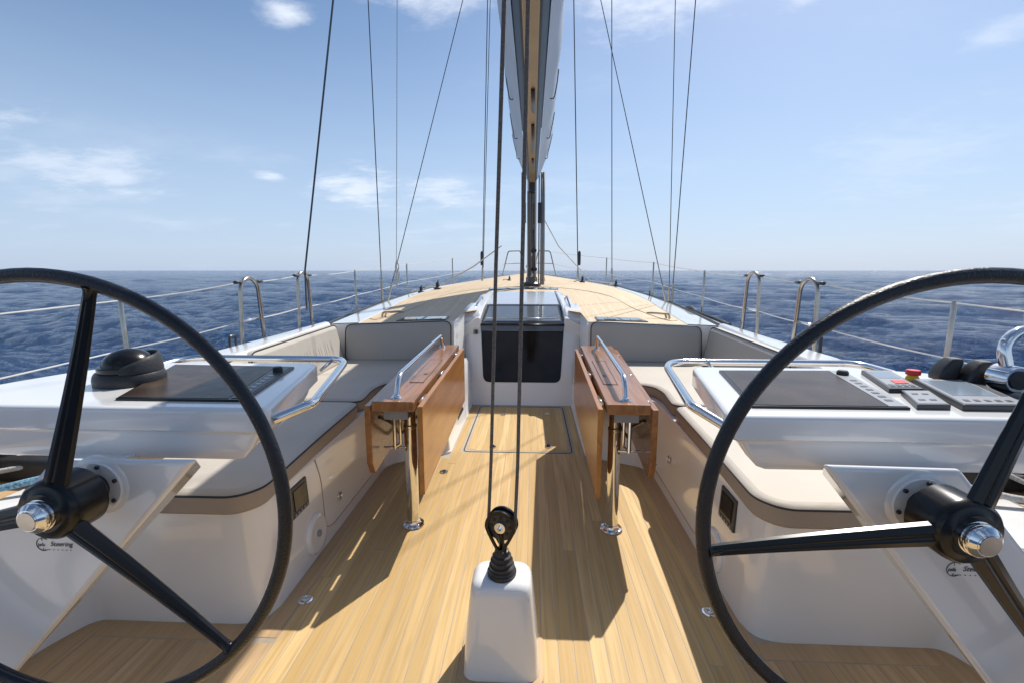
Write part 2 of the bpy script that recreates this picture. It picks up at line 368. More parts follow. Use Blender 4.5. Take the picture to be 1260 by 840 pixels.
def build_deck():
    ys = list(np.arange(4.13, 5.6, .163)) + list(np.arange(5.66, 16.3, .22)) + [16.3]
    def patch(name, u0, u1, nu, y_from, absx=None):
        vs = []; uv = []; fs = []; yy = [y for y in ys if y >= y_from]
        for y in yy:
            tw = lerp(CX, y) - lerp(TW, y)
            for i in range(nu + 1):
                if absx: # side patches start at |x| = absx while the hood is beside them
                    a0 = (.615 if y < 4.8 else absx) if y < 6.3 else absx * min(1, tw / 1.71); x = (a0 + (tw - a0) * i / nu) * (1 if u1 > 0 else -1)
                else:
                    a0 = .50 if y < 6.3 else .50 * min(1, tw / 1.71); x = -a0 + 2 * a0 * i / nu
                vs.append((x, y, deck_z(x, y))); uv.append((x / max(tw, .2) * 1.73, y))
        n = nu + 1
        for k in range(len(yy) - 1):
            for i in range(nu): fs.append([k * n + i, k * n + i + 1, (k + 1) * n + i + 1, (k + 1) * n + i])
        me = bpy.data.meshes.new(name); me.from_pydata(vs, [], fs); me.materials.append(DECKT)
        ul = me.uv_layers.new(name='UVMap')
        for l_ in me.loops: ul.data[l_.index].uv = uv[l_.vertex_index]
        for p_ in me.polygons: p_.use_smooth = True
        bm = bmesh.new(); bm.from_mesh(me); bmesh.ops.recalc_face_normals(bm, faces=bm.faces)
        if sum(f.normal.z for f in bm.faces) < 0: bmesh.ops.reverse_faces(bm, faces=bm.faces)
        bm.to_mesh(me); bm.free()
        o = bpy.data.objects.new(name, me); COL.objects.link(o); return o
    root = patch('deck', 0, 1, 14, 4.13, .50); root['kind'] = 'structure'
    a_ = patch('teak_deck_port', 0, -1, 14, 4.13, .50); a_.name = 'teak_panel'; a_.parent = root
    b_ = patch('teak_panel', 0, 1, 12, 6.1); b_.parent = root
    # white shoulders, side decks and hull
    for s in (-1, 1):
        mb = MB(); rows = []
        for y in [y for y in ys]:
            c_ = lerp(CX, y); z = lerp(CZ, y); tw = c_ - lerp(TW, y); t_ = lerp(TW, y)
            prof = [(tw, deck_z(tw, y) - .002), (tw + .004, deck_z(tw, y) + .006)]
            for k in (.25, .5, .75, 1): x = tw + t_ * k; prof.append((x, deck_z(x, y) + .006))
            e = min(.45, .12 + c_ * .16)
            prof += [(c_ + .02, z - .012), (c_ + .05, z - .045), (c_ + .07, z - .10), (c_ + e, z - .14)]
            rows.append([(s * px_, y, pz) for px_, pz in prof])
        mb.rings(rows, closed=False, cap=False); mb.build('deck_shoulder', GEL, root)
        mb = MB(); rows = []
        for y in [-1.5] + list(np.arange(-1, 16.3, .5)) + [16.3]:
            c_ = lerp(CX, y); e = min(.45, .12 + c_ * .16); z = lerp(CZ, y) - .14; ww = min(c_, 1.6) * .9
            rows.append([(s * (c_ + e - .12), y, z), (s * (c_ + e), y, z), (s * (c_ + e + .01), y, z - .03), (s * (c_ + e - .05), y, z - .6), (s * ww, y, -1.6)])
        mb.rings(rows, closed=False, cap=False); mb.build('hull_side', HULLW, root)
        # black toe rail on the deck edge, forward part
        pts = [(s * (lerp(CX, y) + .06), y, lerp(CZ, y) - .01) for y in np.arange(4.2, 16.2, .4)]
        mb = MB(); mb.tube(pts, .018, 6); mb.build('toe_rail', RUBBER, root)
        # seam lines of the flush teak hatch beside the cabin
        pts = [(s * x, y, deck_z(x, y) + .001) for x, y in [(1.50, 4.42), (1.38, 4.42), (1.28, 5.4), (1.22, 6.6), (.9, 7.4), (.4, 7.9), (0, 8.0)]]
        mb = MB(); mb.tube(smooth_path(pts, 5), .006, 5); mb.build('deck_seam', CAULK, root)
        # front face of the cockpit (behind the cross seat back)
        mb = MB(); xs = np.linspace(.615, lerp(CX, 4.13), 10)
        mb.rings([[(s * x, 4.13, .3) for x in xs], [(s * x, 4.13, deck_z(x, 4.13)) for x in xs]], closed=False, cap=False); mb.build('cockpit_front_face', GEL, root)
        mb = MB(); rows = [[(s * .615, y, .3), (s * .615, y, deck_z(.615, y) - .012), (s * .622, y, deck_z(.622, y) - .002)] for y in (4.13, 4.4, 4.7, 4.95)]
        mb.rings(rows, closed=False, cap=False); mb.build('companionway_side', GEL, root)
    return root
DECK = build_deck()

# ------------------------------------------------------------------ cockpit floor: every plank its own object
floor_base = MB(); floor_base.box((-1.9, -1.2, -.06), (1.9, 4.62, -.0013)); FLOOR = floor_base.build('cockpit_floor', CAULK, kind='structure')
PW = .0592; GAP = .0034
def plank(x0, x1, y0, y1, mat, parent, name='plank', z=.0, th=.006):
    mb = MB(); c_ = .0012
    a = [(x0, y0), (x1, y0), (x1, y1), (x0, y1)]
    mb.rings([[(x, y, z - th) for x, y in a], [(x, y, z - c_) for x, y in a], [(x, y, z) for x, y in offset(a, c_)]], smooth=False)
    return mb.build(name, mat, parent)
def poly_plank(poly, mat, parent, name='plank', z=0., th=.006):
    mb = MB(); mb.rings([[(x, y, z - th) for x, y in poly], [(x, y, z) for x, y in poly]], smooth=False); return mb.build(name, mat, parent)
cnt = 0
nx = int(.86 / PW)
for i in range(-nx - 1, nx + 2):
    xc = i * PW; x0, x1 = xc - PW / 2 + GAP / 2, xc + PW / 2 - GAP / 2
    if abs(xc) > .875: continue
    top = 3.32 if abs(xc) < .43 else (4.56 if abs(xc) < .5 else 3.2)
    y = -.7; cuts = [y]
    y += random.uniform(.9, 6.0)
    while y < top - .5: cuts.append(y); y += random.uniform(2.4, 4.1)
    cuts.append(top)
    for k in range(len(cuts) - 1):
        plank(x0, x1, cuts[k] + (.0015 if k else 0), cuts[k + 1] - .0015, TEAK, FLOOR); cnt += 1
# margin planks along the side mouldings
for s in (-1, 1):
    poly_plank([(s * .862, 1.50), (s * .945, 1.50), (s * .945, 3.22), (s * .862, 3.2)], MARG, FLOOR, 'margin_plank')
    # helm station planks and their frame
    x = .862; 
    while x < 1.54:
        x0, x1 = x, x + PW - GAP; t0 = 1.475
        # outboard frame runs diagonally aft
        lim = lambda xx: 1.475 if xx < 1.56 else 1.475 - (xx - 1.56) * 1.2
        plank(min(s * x0, s * x1), max(s * x0, s * x1), -.7, 1.475, TEAK_D, FLOOR, 'helm_plank'); x += PW
    poly_plank([(s * .95, 1.48), (s * 1.571, 1.48), (s * 1.571, 1.558), (s * .95, 1.558)], MARG, FLOOR, 'margin_plank')
    poly_plank([(s * 1.574, -.7), (s * 1.76, -.7), (s * 1.76, 1.40), (s * 1.64, 1.558), (s * 1.574, 1.558)], MARG, FLOOR, 'margin_plank')
# floor hatch
hatch = empty('floor_hatch', (0, 3.93, 0), 'teak planked hatch in the cockpit floor before the companionway door', 'hatch')
def hl(mb, name, mat, **k): return mb.build(name, mat, hatch, **k)
fr = rpoly([(-.425, -.60), (.425, -.60), (.425, .60), (-.425, .60)], .05); fi = offset(fr, .009)
mb = MB(); mb.rings([[(x, y, -.003) for x, y in fr], [(x, y, .0005) for x, y in fr], [(x, y, .0005) for x, y in fi], [(x, y, -.003) for x, y in fi]], cap=False, smooth=False); hl(mb, 'hatch_seal', PIPE)
for i in range(-6, 7):
    xc = i * .0612
    plank(xc - .0286, xc + .0286, -.565 + (.02 if abs(i) == 6 else 0), .565 - (.02 if abs(i) == 6 else 0), TEAK, hatch)
for px_, py_ in ((-.20, -.50), (.24, -.47), (-.17, .33), (.26, .36)):
    mb = MB(); mb.lathe([(.022, .0), (.026, .003), (.026, .006), (.017, .007), (.015, .004)], 20, o=(px_, py_, 0)); mb.box((px_ - .012, py_ - .03, .0), (px_ + .012, py_ + .03, .009)); hl(mb, 'lift_ring', STEEL)

# ------------------------------------------------------------------ cockpit mouldings (seat bases, helm niches)
def seat_base(s):
    foot = [(-.0 + .51, 4.66), (.51, 3.30), (.60, 3.24), (.935, 3.08), (.935, 1.66), (.96, 1.585), (1.04, 1.56), (1.63, 1.56), (1.70, 1.40), (1.74, -.9), (2.0, -.9), (2.0, 4.6)]
    topp = [(.56, 4.66), (.58, 3.34), (.64, 3.28), (.965, 3.12), (.945, 1.63), (.968, 1.565), (1.04, 1.545), (1.66, 1.545), (1.72, 1.40), (1.76, -.9), (2.0, -.9), (2.0, 4.6)]
    def ring(t, z): return [(s * (a[0] * (1 - t) + b[0] * t), a[1] * (1 - t) + b[1] * t, z) for a, b in zip(fp, tp)]
    r = [0, .02, .08, .12, 0.02, .06, .06, .05, .05, 0, 0, 0]
    fp = rpoly(foot, r, 5); tp = rpoly(topp, r, 5)
    mb = MB(); mb.rings([ring(0, -.02), ring(.0, .012), ring(.12, .02), ring(.45, .24), ring(.95, .46), ring(1.3, .486)], cap=True)
    o = mb.build('seat_moulding', GEL, kind='structure', ang=40)
    # side deck and coaming beside the helm
    mb = MB(); mb.box((min(s * 1.86, s * 2.3), -1.2, .30), (max(s * 1.86, s * 2.3), 1.95, .48)); sdk = mb.build('side_deck', MARG, kind='structure')
    mb = MB(); y0 = 2.0
    rows = []
    for y, xi, xo, z in ((1.98, 1.58, 1.90, .56), (2.12, 1.57, 1.92, .74), (2.31, 1.565, 1.92, .85), (2.59, 1.573, 1.87, .895), (3.3, 1.62, 1.87, .900), (4.13, 1.715, 1.88, .907)):
        rows.append([(s * (xi + .07), y, .44), (s * (xi + .05), y, z - .06), (s * (xi + .055), y, z - .02), (s * (xi + .075), y, z), (s * (xo - .06), y, z + .004), (s * (xo - .02), y, z - .012), (s * xo, y, z - .05), (s * (xo + .06), y, .55)])
    mb.rings(rows, closed=True, cap=True); mb.build('coaming', GEL, kind='structure')
    return o
base_l = seat_base(-1); base_r = seat_base(1)

# locker seams, vents and small things fixed on the seat mouldings
def face_x(s, z, y=2.0): # inner face of moulding at height z
    t = np.interp(z, [.012, .02, .24, .46, .486], [0, .12, .45, .95, 1]); a, b = .935, .945 + .02 * max(0, (y - 1.63) / 1.49); return s * (a * (1 - t) + b * t)
for s, base in ((-1, base_l), (1, base_r)):
    mb = MB(); pts = [(face_x(s, z, y) - s * .001, y, z) for y, z in ((2.06, .47), (2.10, .34), (2.10, .09), (2.18, .06), (2.9, .06), (3.03, .07))]
    mb.tube(round_path(pts, .05), .0035, 6); mb.build('locker_seam', CAULK, base)
def disc_vent(s, y, z, label):
    e = empty('speaker_cover', (face_x(s, z) - s * .004, y, z), label, 'speaker', 'round speaker covers')
    mb = MB(); sx = -s
    mb.lathe([(.001, .014), (.05, .010), (.075, .016), (.088, .014), (.098, .004), (.098, -.01)][::-1] if True else [], 36, axis='x')
    me_ = mb.build('cover_disc', GEL, e); me_.scale = (sx, 1, 1)
    mb = MB(); mb.lathe([(.016, 0), (.016, .014), (.010, .018), (.001, .018)], 16, axis='x', o=(.008, 0, 0)); o = mb.build('centre_cap', CASE_G, e); o.scale = (sx, 1, 1)
    e.rotation_euler.y = R(3) * s
disc_vent(-1, 1.995, .125, 'round white speaker cover low on the port seat base behind the wheel rim')
disc_vent(1, 1.94, .13, 'round white speaker cover on the starboard seat base, half hidden by the wheel rim')
def side_panel(s, y, z, label):
    e = empty('control_panel', (face_x(s, z) - s * .003, y, z), label, 'control panel', 'black panels in the seat bases'); e.rotation_euler.y = R(3) * s
    mb = MB(); mb.box((-.008, -.075, -.07), (.008, .075, .07)); mb.build('panel_frame', CASE, e, bevel=.004)
    mb = MB(); mb.box((-.0115, -.05, -.04), (.0115, .055, .052)); mb.build('display', GLASSD, e)
    for k in range(5):
        mb = MB(); mb.box((-.011, -.055 + k * .026, -.062), (.011, -.043 + k * .026, -.052)); mb.build('button', CASE_G, e)
side_panel(-1, 1.875, .37, 'square black control panel under the port seat cushion beside the wheel rim')
side_panel(1, 1.84, .385, 'square black control panel under the starboard seat cushion inside the wheel rim')
def flush_lock(s, y, z, label):
    mb = MB(); mb.lathe([(.026, 0), (.026, .004), (.020, .007), (.018, .003), (.001, .003)], 20, axis='x'); mb.box((0, -.005, -.018), (.008, .005, .018))
    o = mb.build('locker_latch', STEEL); o.location = (face_x(s, z) - s * .002, y, z); o.scale = (-s, 1, 1); o.rotation_euler.y = R(3) * s
    tag(o, label, 'latch', 'steel latches on the seat lockers')
flush_lock(-1, 2.28, .17, 'small round steel latch on the port seat locker, forward of the speaker cover')
flush_lock(1, 2.15, .20, 'small round steel latch on the starboard seat base nearest the wheel rim')
flush_lock(1, 2.66, .25, 'small steel latch on the starboard seat base nearest the folding table')
def pad_eye(x, y, label):
    e = empty('pad_eye', (x, y, 0), label, 'pad eye', 'folding steel pad eyes in the floor')
    mb = MB(); mb.lathe([(.030, 0), (.030, .004), (.022, .006), (.020, .002), (.001, .002)], 24); mb.build('eye_base', STEEL, e)
    mb = MB(); mb.tube([(.017 * math.cos(a), .012 * math.sin(a) + .004, .008) for a in np.linspace(0, 2 * math.pi, 16, endpoint=False)], .0038, 6, closed=True); mb.build('eye_ring', STEEL, e)
pad_eye(-.848, 1.70, 'steel pad eye in the floor at the foot of the port seat by the wheel')
pad_eye(.838, 1.704, 'steel pad eye in the floor at the foot of the starboard seat by the wheel')
pad_eye(-.50, 2.965, 'steel pad eye in the floor beside the port table leaf')
mb = MB(); mb.lathe([(.034, 0), (.034, .010), (.026, .012), (.014, .030), (.012, .034), (.001, .034)], 20, axis='y'); o = mb.build('drain_fitting', STEEL_DULL)
o.location = (-1.715, 1.33, .08); o.rotation_euler = (0, 0, R(-60 + 180)); tag(o, 'round steel fitting low on the white wall of the port helm station', 'fitting')

# ------------------------------------------------------------------ companionway
def comp():
    e = empty('companionway', (0, 4.58, 0), 'white companionway frame with dark glass door and sliding hatch', 'companionway')
    F = lambda x, z, d=0: (x, .36 * z - d, z)                          # leaning front plane, d = proud of it
    door = rpoly([(-.405, .225), (.405, .225), (.447, .80), (-.447, .80)], [.07, .07, .002, .002], 6)
    outer = [(-.50, 0.0), (.50, 0.0), (.555, .80), (-.555, .80)]
    # frame pieces
    mb = MB()
    L_ = [p for p in door if p[0] < 0]; Rr = [p for p in door if p[0] >= 0]
    L_.sort(key=lambda p: p[1]); Rr.sort(key=lambda p: p[1])
    lb, rb = L_[0], Rr[0]
    polyL = [(-.50, 0), (lb[0], 0)] + L_ + [(-.447, .85), (-.56, .85)]
    polyR = [(rb[0], 0), (.50, 0), (.56, .85), (.447, .85)] + Rr[::-1]
    polyM = [(lb[0], 0), (rb[0], 0), rb, lb]
    for pl in (polyL, polyR, polyM):
        n = len(pl); mb.add([F(x, z) for x, z in pl] + [(F(x, z)[0], F(x, z)[1] + .05, z) for x, z in pl], [list(range(n)), [n + i for i in range(n)][::-1]] + [[i, (i + 1) % n, n + (i + 1) % n, n + i] for i in range(n)], smooth=False)
    mb.build('door_frame', GEL, e)
    for s in (-1, 1):   # rounded cheek beside the frame, going forward and outboard
        mb = MB(); rows = []
        for z, xi in ((0, .50), (.3, .52), (.6, .54), (.8, .553), (.835, .54), (.85, .50)):
            y = .36 * z; rows.append([(s * xi, y, z), (s * (xi + .025), y + .004, z), (s * (xi + .06), y + .012, z), (s * (xi + .085), y + .04, z), (s * (xi + .10), y + .10 , z), (s * (xi + .11), y + .45, z), (s * (xi - .05), y + .45, z)])
        mb.rings(rows); mb.build('cheek', GEL, e)
        mb = MB(); mb.prism([(s * x, y) for x, y in ((.455, .287), (.60, .287), (.645, .33), (.65, .42), (.455, .42))], .80, .868); mb.rings([[(s * .46, y_, .74), (s * .65, y_, .74), (s * .65, y_, z_), (s * .46, y_, z_)] for y_, z_ in ((.288, .869), (.33, .915), (.40, .958), (.60, .975), (.95, .992))], smooth=False); mb.build('cheek_top', GEL, e, bevel=.02, seg=3)
    n = len(door); mb = MB(); mb.add([F(x, z, .004) for x, z in door] + [F(x, z, -.03) for x, z in door], [list(range(n)), [n + i for i in range(n)][::-1]] + [[i, (i + 1) % n, n + (i + 1) % n, n + i] for i in range(n)], smooth=False)
    d_ = mb.build('glass_door', GLASSD, e)
    mb = MB(); mb.tube([F(x, .745, .006) for x in (-.43, .43)], .004, 6); mb.build('door_seam', CASE_G, d_)
    # top strip of the door with its handle bar
    mb = MB(); mb.add([F(-.441, .748, .007), F(.441, .748, .007), F(.446, .80, .007), F(-.446, .80, .007)], [[0, 1, 2, 3]]); mb.build('door_band', PORTG, e)
    mb = MB(); mb.tube([F(-.45, .806, .02), F(.45, .806, .02)], .009, 8); mb.build('hatch_lip', BLACKG, e)
    # sliding hatch (dark border, glass), then the hood
    y1, z1 = .92, .972; y0, z0 = .31, .815
    def strip(xa, xb, ya, yb, za, zb, up=0): return [(-xa, ya, za + up), (xa, ya, za + up), (xb, yb, zb + up), (-xb, yb, zb + up)]
    mb = MB(); q = strip(.452, .425, y0, y1, z0, z1); mb.add(q + [(x, y, z - .04) for x, y, z in q], [[0, 1, 2, 3], [7, 6, 5, 4], [0, 4, 5, 1], [1, 5, 6, 2], [2, 6, 7, 3], [3, 7, 4, 0]], smooth=False); sh = mb.build('sliding_hatch', BLACKG, e)
    mb = MB(); mb.add(strip(.425, .403, y0 + .05, y1 - .06, z0 + (z1 - z0) * .08, z1 - (z1 - z0) * .10, .003), [[0, 1, 2, 3]]); mb.build('hatch_pane', PORTG, sh)
    mb = MB(); mb.tube([(-.40, y0 + .085, z0 + .045), (.42, y0 + .085, z0 + .045)], .0085, 8); mb.build('hatch_bar', STEEL, sh)
    mb = MB(); q = strip(.45, .405, y1 + .004, 1.45, z1 + .006, 1.088); q2 = [(-.37, 2.1, 1.075), (.37, 2.1, 1.075)]
    mb.add(q + q2 + [(x, y, z - .12) for x, y, z in q + q2], [[0, 1, 2, 3], [3, 2, 5, 4], [0, 6, 7, 1], [1, 7, 8, 2], [2, 8, 11, 5], [3, 4, 10, 9], [0, 3, 9, 6]], smooth=False); mb.build('hatch_hood', GEL_SKY, e, bevel=.008)
    for s in (-1, 1):
        rows = []
        for y, x, z in ((.26, .452, .865), (.6, .447, .955), (.92, .44, 1.01), (1.45, .41, 1.098), (1.6, .40, 1.10)):
            rows.append([(s * x, y, z - .05), (s * x, y, z), (s * (x + .012), y, z + .012), (s * (x + .05), y, z + .008), (s * (x + .10), y, z - .025), (s * (x + .17), y, z - .06), (s * (x + .17), y, z - .20), (s * x, y, z - .14)])
        mb = MB(); mb.rings(rows); mb.build('hatch_rail', GEL, e)
        # grab rail over the cabin top
        mb = MB(); mb.tube(round_path([(s * .535, .42, .83), (s * .535, .50, .96), (s * .525, 1.10, 1.075), (s * .52, 1.28, 1.0)], .09), .014, 8); mb.build('grab_rail', STEEL, e)
    mb = MB(); mb.box((-.525, .235, .705), (-.475, .262, .755)); mb.build('switch_plate', CASE_G, e, bevel=.004)
    mb = MB(); mb.box((-.508, .229, .712), (-.480, .25, .748)); mb.build('switch', CASE, e)
comp()
# vent slot in the seat base by the companionway
for s in (-1,):
    mb = MB(); mb.box((-.004, -.16, -.03), (.004, .16, .03)); o = mb.build('vent_slot', CASE); o.location = (s * .533, 3.9, .14); o.rotation_euler.y = R(8) * s
    tag(o, 'narrow black vent slot in the white seat base beside the floor hatch', 'vent')

# ------------------------------------------------------------------ cushions
def seat_cushion(s, poly, label, z0=.480, z1=.565, grp='cream seat cushions'):
    pl = [(s * x, y) for x, y in poly]; pl = rpoly(pl, .07, 5)
    cx_ = sum(p[0] for p in pl) / len(pl); cy = sum(p[1] for p in pl) / len(pl); pl = [(x - cx_, y - cy) for x, y in pl]
    e = empty('seat_cushion', (cx_, cy, z0), label, 'cushion', grp); h = z1 - z0
    low = offset(pl, .012)
    mb = MB(); mb.rings([[(x, y, .0) for x, y in low], [(x, y, .012) for x, y in pl], [(x, y, h - .010) for x, y in pl]], cap=False); mb.build('side_band', VINYL_S, e)
    mb = MB(); i1 = offset(pl, .006); i2 = offset(pl, .022); i3 = offset(pl, .032)
    mb.rings([[(x, y, h - .010) for x, y in pl], [(x, y, h - .002) for x, y in i1], [(x, y, h + .004) for x, y in i2], [(x, y, h + .007) for x, y in i3]]); mb.build('top_panel', VINYL, e)
    mb = MB(); mb.tube([(x, y, h - .009) for x, y in pl], .0042, 6, closed=True); mb.build('piping', PIPE, e)
    return e
P_AFT = [(.922, 1.60), (.990, 1.521), (1.56, 1.521), (1.58, 2.732), (.978, 2.732), (.955, 2.167)]
P_FWD = [(.978, 2.755), (1.58, 2.755), (1.62, 4.08), (.585, 4.08), (.565, 3.297), (.876, 3.288), (.98, 3.222), (1.010, 3.06)]
seat_cushion(-1, P_AFT, 'cream seat cushion under the port helm console, its aft edge behind the wheel')
seat_cushion(1, P_AFT, 'cream seat cushion under the starboard helm console, its aft edge behind the wheel')
seat_cushion(-1, P_FWD, 'cream L-shaped seat cushion on the port side behind the folding table')
seat_cushion(1, P_FWD, 'cream L-shaped seat cushion on the starboard side behind the folding table')
def back_cushion(p0, p1, z0, z1, z0b, z1b, lean, th, label, mat, band=True, wr=False, grp='backrest cushions'):
    """cushion between plan points p0 and p1, front face towards the cockpit; z at each end; lean = top shift"""
    a = Vector((p0[0], p0[1], 0)); b = Vector((p1[0], p1[1], 0)); d = (b - a); Ln = d.length; d.normalize(); nrm = Vector((-d.y, d.x, 0))
    if nrm.dot(Vector((0, 2.6, 0)) - (a + b) / 2) < 0: nrm = -nrm
    n = 40 if wr else 16; o0 = a
    e = empty('back_cushion', tuple(a), label, 'cushion', grp)
    outline = rpoly([(0, z0), (Ln, z0b), (Ln, z1b), (0, z1)], .07, 6)
    def P(u, z, off):
        t = (z - z0) / (z1 - z0); q = d * u + nrm * (off - lean * t); return (q.x, q.y, z)
    ins = offset(outline, .014); ins2 = offset(outline, .030)
    mb = MB(); mb.rings([[P(u, z, -th) for u, z in outline], [P(u, z, -.012) for u, z in outline], [P(u, z, -.002) for u, z in ins], [P(u, z, .004) for u, z in ins2]], mi=0)
    mb.build('cushion_body', mat, e)
    mb = MB(); mb.tube([P(u, z, -.009) for u, z in outline], .0045, 6, closed=True); mb.build('piping', PIPE, e)
    if wr: # soft gathers in the cloth
        mb = MB()
        for k in range(24):
            u = Ln * (.14 + .034 * k) + random.uniform(-.01, .01); zt = z1 + (z1b - z1) * u / Ln - .06; zb = z0 + .05; sl_ = random.uniform(-.03, .05)
            rad = [.001, .004, .0055, .004, .001]
            mb.tube([P(u + sl_ * t, zb + (zt - zb) * t * random.uniform(.92, 1), .0015) for t in (0, .25, .5, .75, 1)], .006, 6, rad=rad)
        mb.build('gathers', mat, e, kind='stuff')
    return e
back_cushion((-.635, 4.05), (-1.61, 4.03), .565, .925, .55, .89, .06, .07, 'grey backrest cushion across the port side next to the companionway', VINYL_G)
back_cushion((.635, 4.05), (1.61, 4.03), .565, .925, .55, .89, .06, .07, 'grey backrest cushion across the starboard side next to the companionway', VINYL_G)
back_cushion((-1.60, 4.02), (-1.535, 2.64), .55, .898, .55, .887, .06, .06, 'long cream gathered side backrest along the port coaming, lit by the sun', VINYL, wr=True)
back_cushion((1.60, 4.02), (1.535, 2.64), .55, .898, .55, .887, .06, .06, 'long grey side backrest along the starboard coaming, in the shade', VINYL_G)  # port twin is cream; the shade is put into this grey
back_cushion((-1.53, 2.61), (-1.507, 2.03), .55, .885, .55, .86, .06, .06, 'short cream side backrest on the port coaming behind the grab rail', VINYL)

# ------------------------------------------------------------------ folding tables
def table(s):
    side = 'port' if s < 0 else 'starboard'
    e = empty('folding_table', (s * .54, 2.3, 0), 'varnished mahogany folding table on the %s side with both leaves hanging down' % side, 'table', 'folding cockpit tables')
    OX, OY = .54, 2.3
    def pt(x, y, z): return (s * (x - OX), y - OY, z)
    def quadprism(x, z0, z1, mat, name, bev=.004, parent=e):
        (xa0, xa1), (xb0, xb1) = x; mb = MB()
        vs = [pt(xa0, 2.07, z0), pt(xa1, 2.07, z0), pt(xb1, 3.75, z0), pt(xb0, 3.75, z0), pt(xa0, 2.07, z1), pt(xa1, 2.07, z1), pt(xb1, 3.75, z1), pt(xb0, 3.75, z1)]
        mb.add(vs, [[3, 2, 1, 0], [4, 5, 6, 7], [0, 1, 5, 4], [1, 2, 6, 5], [2, 3, 7, 6], [3, 0, 4, 7]], smooth=False)
        return mb.build(name, mat, parent, bevel=bev)
    quadprism(((.458, .660), (.508, .768)), .715, .765, WOOD, 'table_top')
    # lid let into the top with its finger hole
    lid = MB(); lid.add([pt(.47 + .03, 2.45, .7665), pt(.575, 2.45, .7665), pt(.605, 3.1, .7665), pt(.52, 3.1, .7665)], [[0, 1, 2, 3]], smooth=False); lid.build('lid', WOOD, e)
    mb = MB(); mb.tube([pt(.50, 2.45, .766), pt(.575, 2.45, .766), pt(.605, 3.1, .766), pt(.52, 3.1, .766)], .0022, 5, closed=True); mb.build('lid_seam', PIPE, e)
    mb = MB(); mb.lathe([(.014, .0), (.014, .0012), (.001, .0012)], 16, o=pt(.535, 2.66, .7662)); mb.build('finger_hole', PIPE, e)
    # leaves: thin boards hanging from hinges, lower corners cut
    def leaf(xn, xf, z0, z1, th, name, mat, cut):
        ys_ = [(2.07, z0 + cut), (2.07 + cut * .6, z0), (3.72 - cut * .6, z0), (3.72, z0 + cut), (3.72, z1), (2.07, z1)] if cut else [(2.07, z0), (3.72, z0), (3.72, z1), (2.07, z1)]
        mb = MB(); n = len(ys_); X_ = lambda y, z: xn + (xf - xn) * (y - 2.07) / 1.65
        vs = [pt(X_(y, z) - th / 2, y, z) for y, z in ys_] + [pt(X_(y, z) + th / 2, y, z) for y, z in ys_]
        mb.add(vs, [list(range(n)), [n + i for i in range(n)][::-1]] + [[i, (i + 1) % n, n + (i + 1) % n, n + i] for i in range(n)], smooth=False)
        return mb.build(name, mat, e, bevel=.004)
    leaf(.428, .472, .295, .742, .026, 'inner_leaf', WOOD_LIT, 0)
    leaf(.682, .79, .385, .742, .030, 'outer_leaf', WOOD, .07)
    for y in (2.22, 2.80, 3.45):
        for xx in (.443 + (y - 2.07) * .03, .668 + (y - 2.07) * .065):
            mb = MB(); mb.tube([pt(xx, y - .06, .742), pt(xx, y + .06, .742)], .008, 8); mb.build('hinge', STEEL, e)
    for nm, y, zt in (('post', 2.30, .715), ('post', 3.35, .715)):
        xo = .54 if y < 3 else .61
        mb = MB(); mb.lathe([(.033, .012), (.033, zt * .78), (.036, zt * .785), (.036, zt * .80), (.030, zt * .81), (.030, zt)], 28, o=pt(xo, y, 0)); pst = mb.build('post', STEEL, e)
        mb = MB(); mb.lathe([(.058, 0), (.060, .006), (.056, .012), (.042, .014), (.036, .022), (.036, .034), (.033, .036)], 32, o=pt(xo, y, 0)); bp_ = mb.build('base_plate', STEEL, pst)
        for k in range(4):
            a = math.pi / 4 + k * math.pi / 2; q = pt(xo + .048 * math.cos(a), y + .048 * math.sin(a), 0)
            mb = MB(); mb.lathe([(.005, .012), (.005, .0155), (.001, .0165)], 10, o=q); mb.build('screw', STEEL_DULL, pst)
    # folding supports under the top
    for y in (2.22, 3.1):
        mb = MB(); mb.tube([pt(.57, y, .70), pt(.57, y, .50), pt(.60, y, .48)], .008, 8); mb.tube([pt(.60, y, .70), pt(.60, y, .47)], .010, 8)
        mb.tube([pt(.55, y + .02, .47), pt(.665, y + .02, .47)], .006, 8); mb.build('leaf_support', STEEL, e)
    mb = MB(); mb.tube(round_path([pt(.655, 2.16, .66), pt(.63, 2.3, .58), pt(.655, 2.5, .44), pt(.66, 2.9, .42)], .06), .009, 8); mb.build('locking_arm', CASE, e)
    mb = MB(); mb.lathe([(.016, 0), (.018, .01), (.010, .02)], 16, axis='x', o=pt(.698, 2.13, .44)); mb.build('locking_knob', STEEL, e)
    mb = MB(); mb.box(pt(.50, 2.12, .66) if s > 0 else pt(.62, 2.12, .66), pt(.62, 3.6, .716) if s > 0 else pt(.50, 3.6, .716)); mb.build('under_beam', CASE_G, e, bevel=.003)
    # grab rail
    def rx(y): return .555 + (y - 2.13) * .045
    mb = MB(); mb.tube(round_path([pt(rx(2.13), 2.13, .765), pt(rx(2.19), 2.19, .868), pt(rx(3.58), 3.58, .868), pt(rx(3.62), 3.62, .765)], .07, 8), .0135, 12); gr = mb.build('grab_rail', STEEL, e)
    for y in (2.13, 3.62):
        mb = MB(); mb.lathe([(.027, .765), (.027, .770), (.020, .776), (.017, .784), (.0135, .786)], 20, o=pt(rx(y), y, 0)); mb.build('rail_foot', STEEL, gr)
table(-1); table(1)

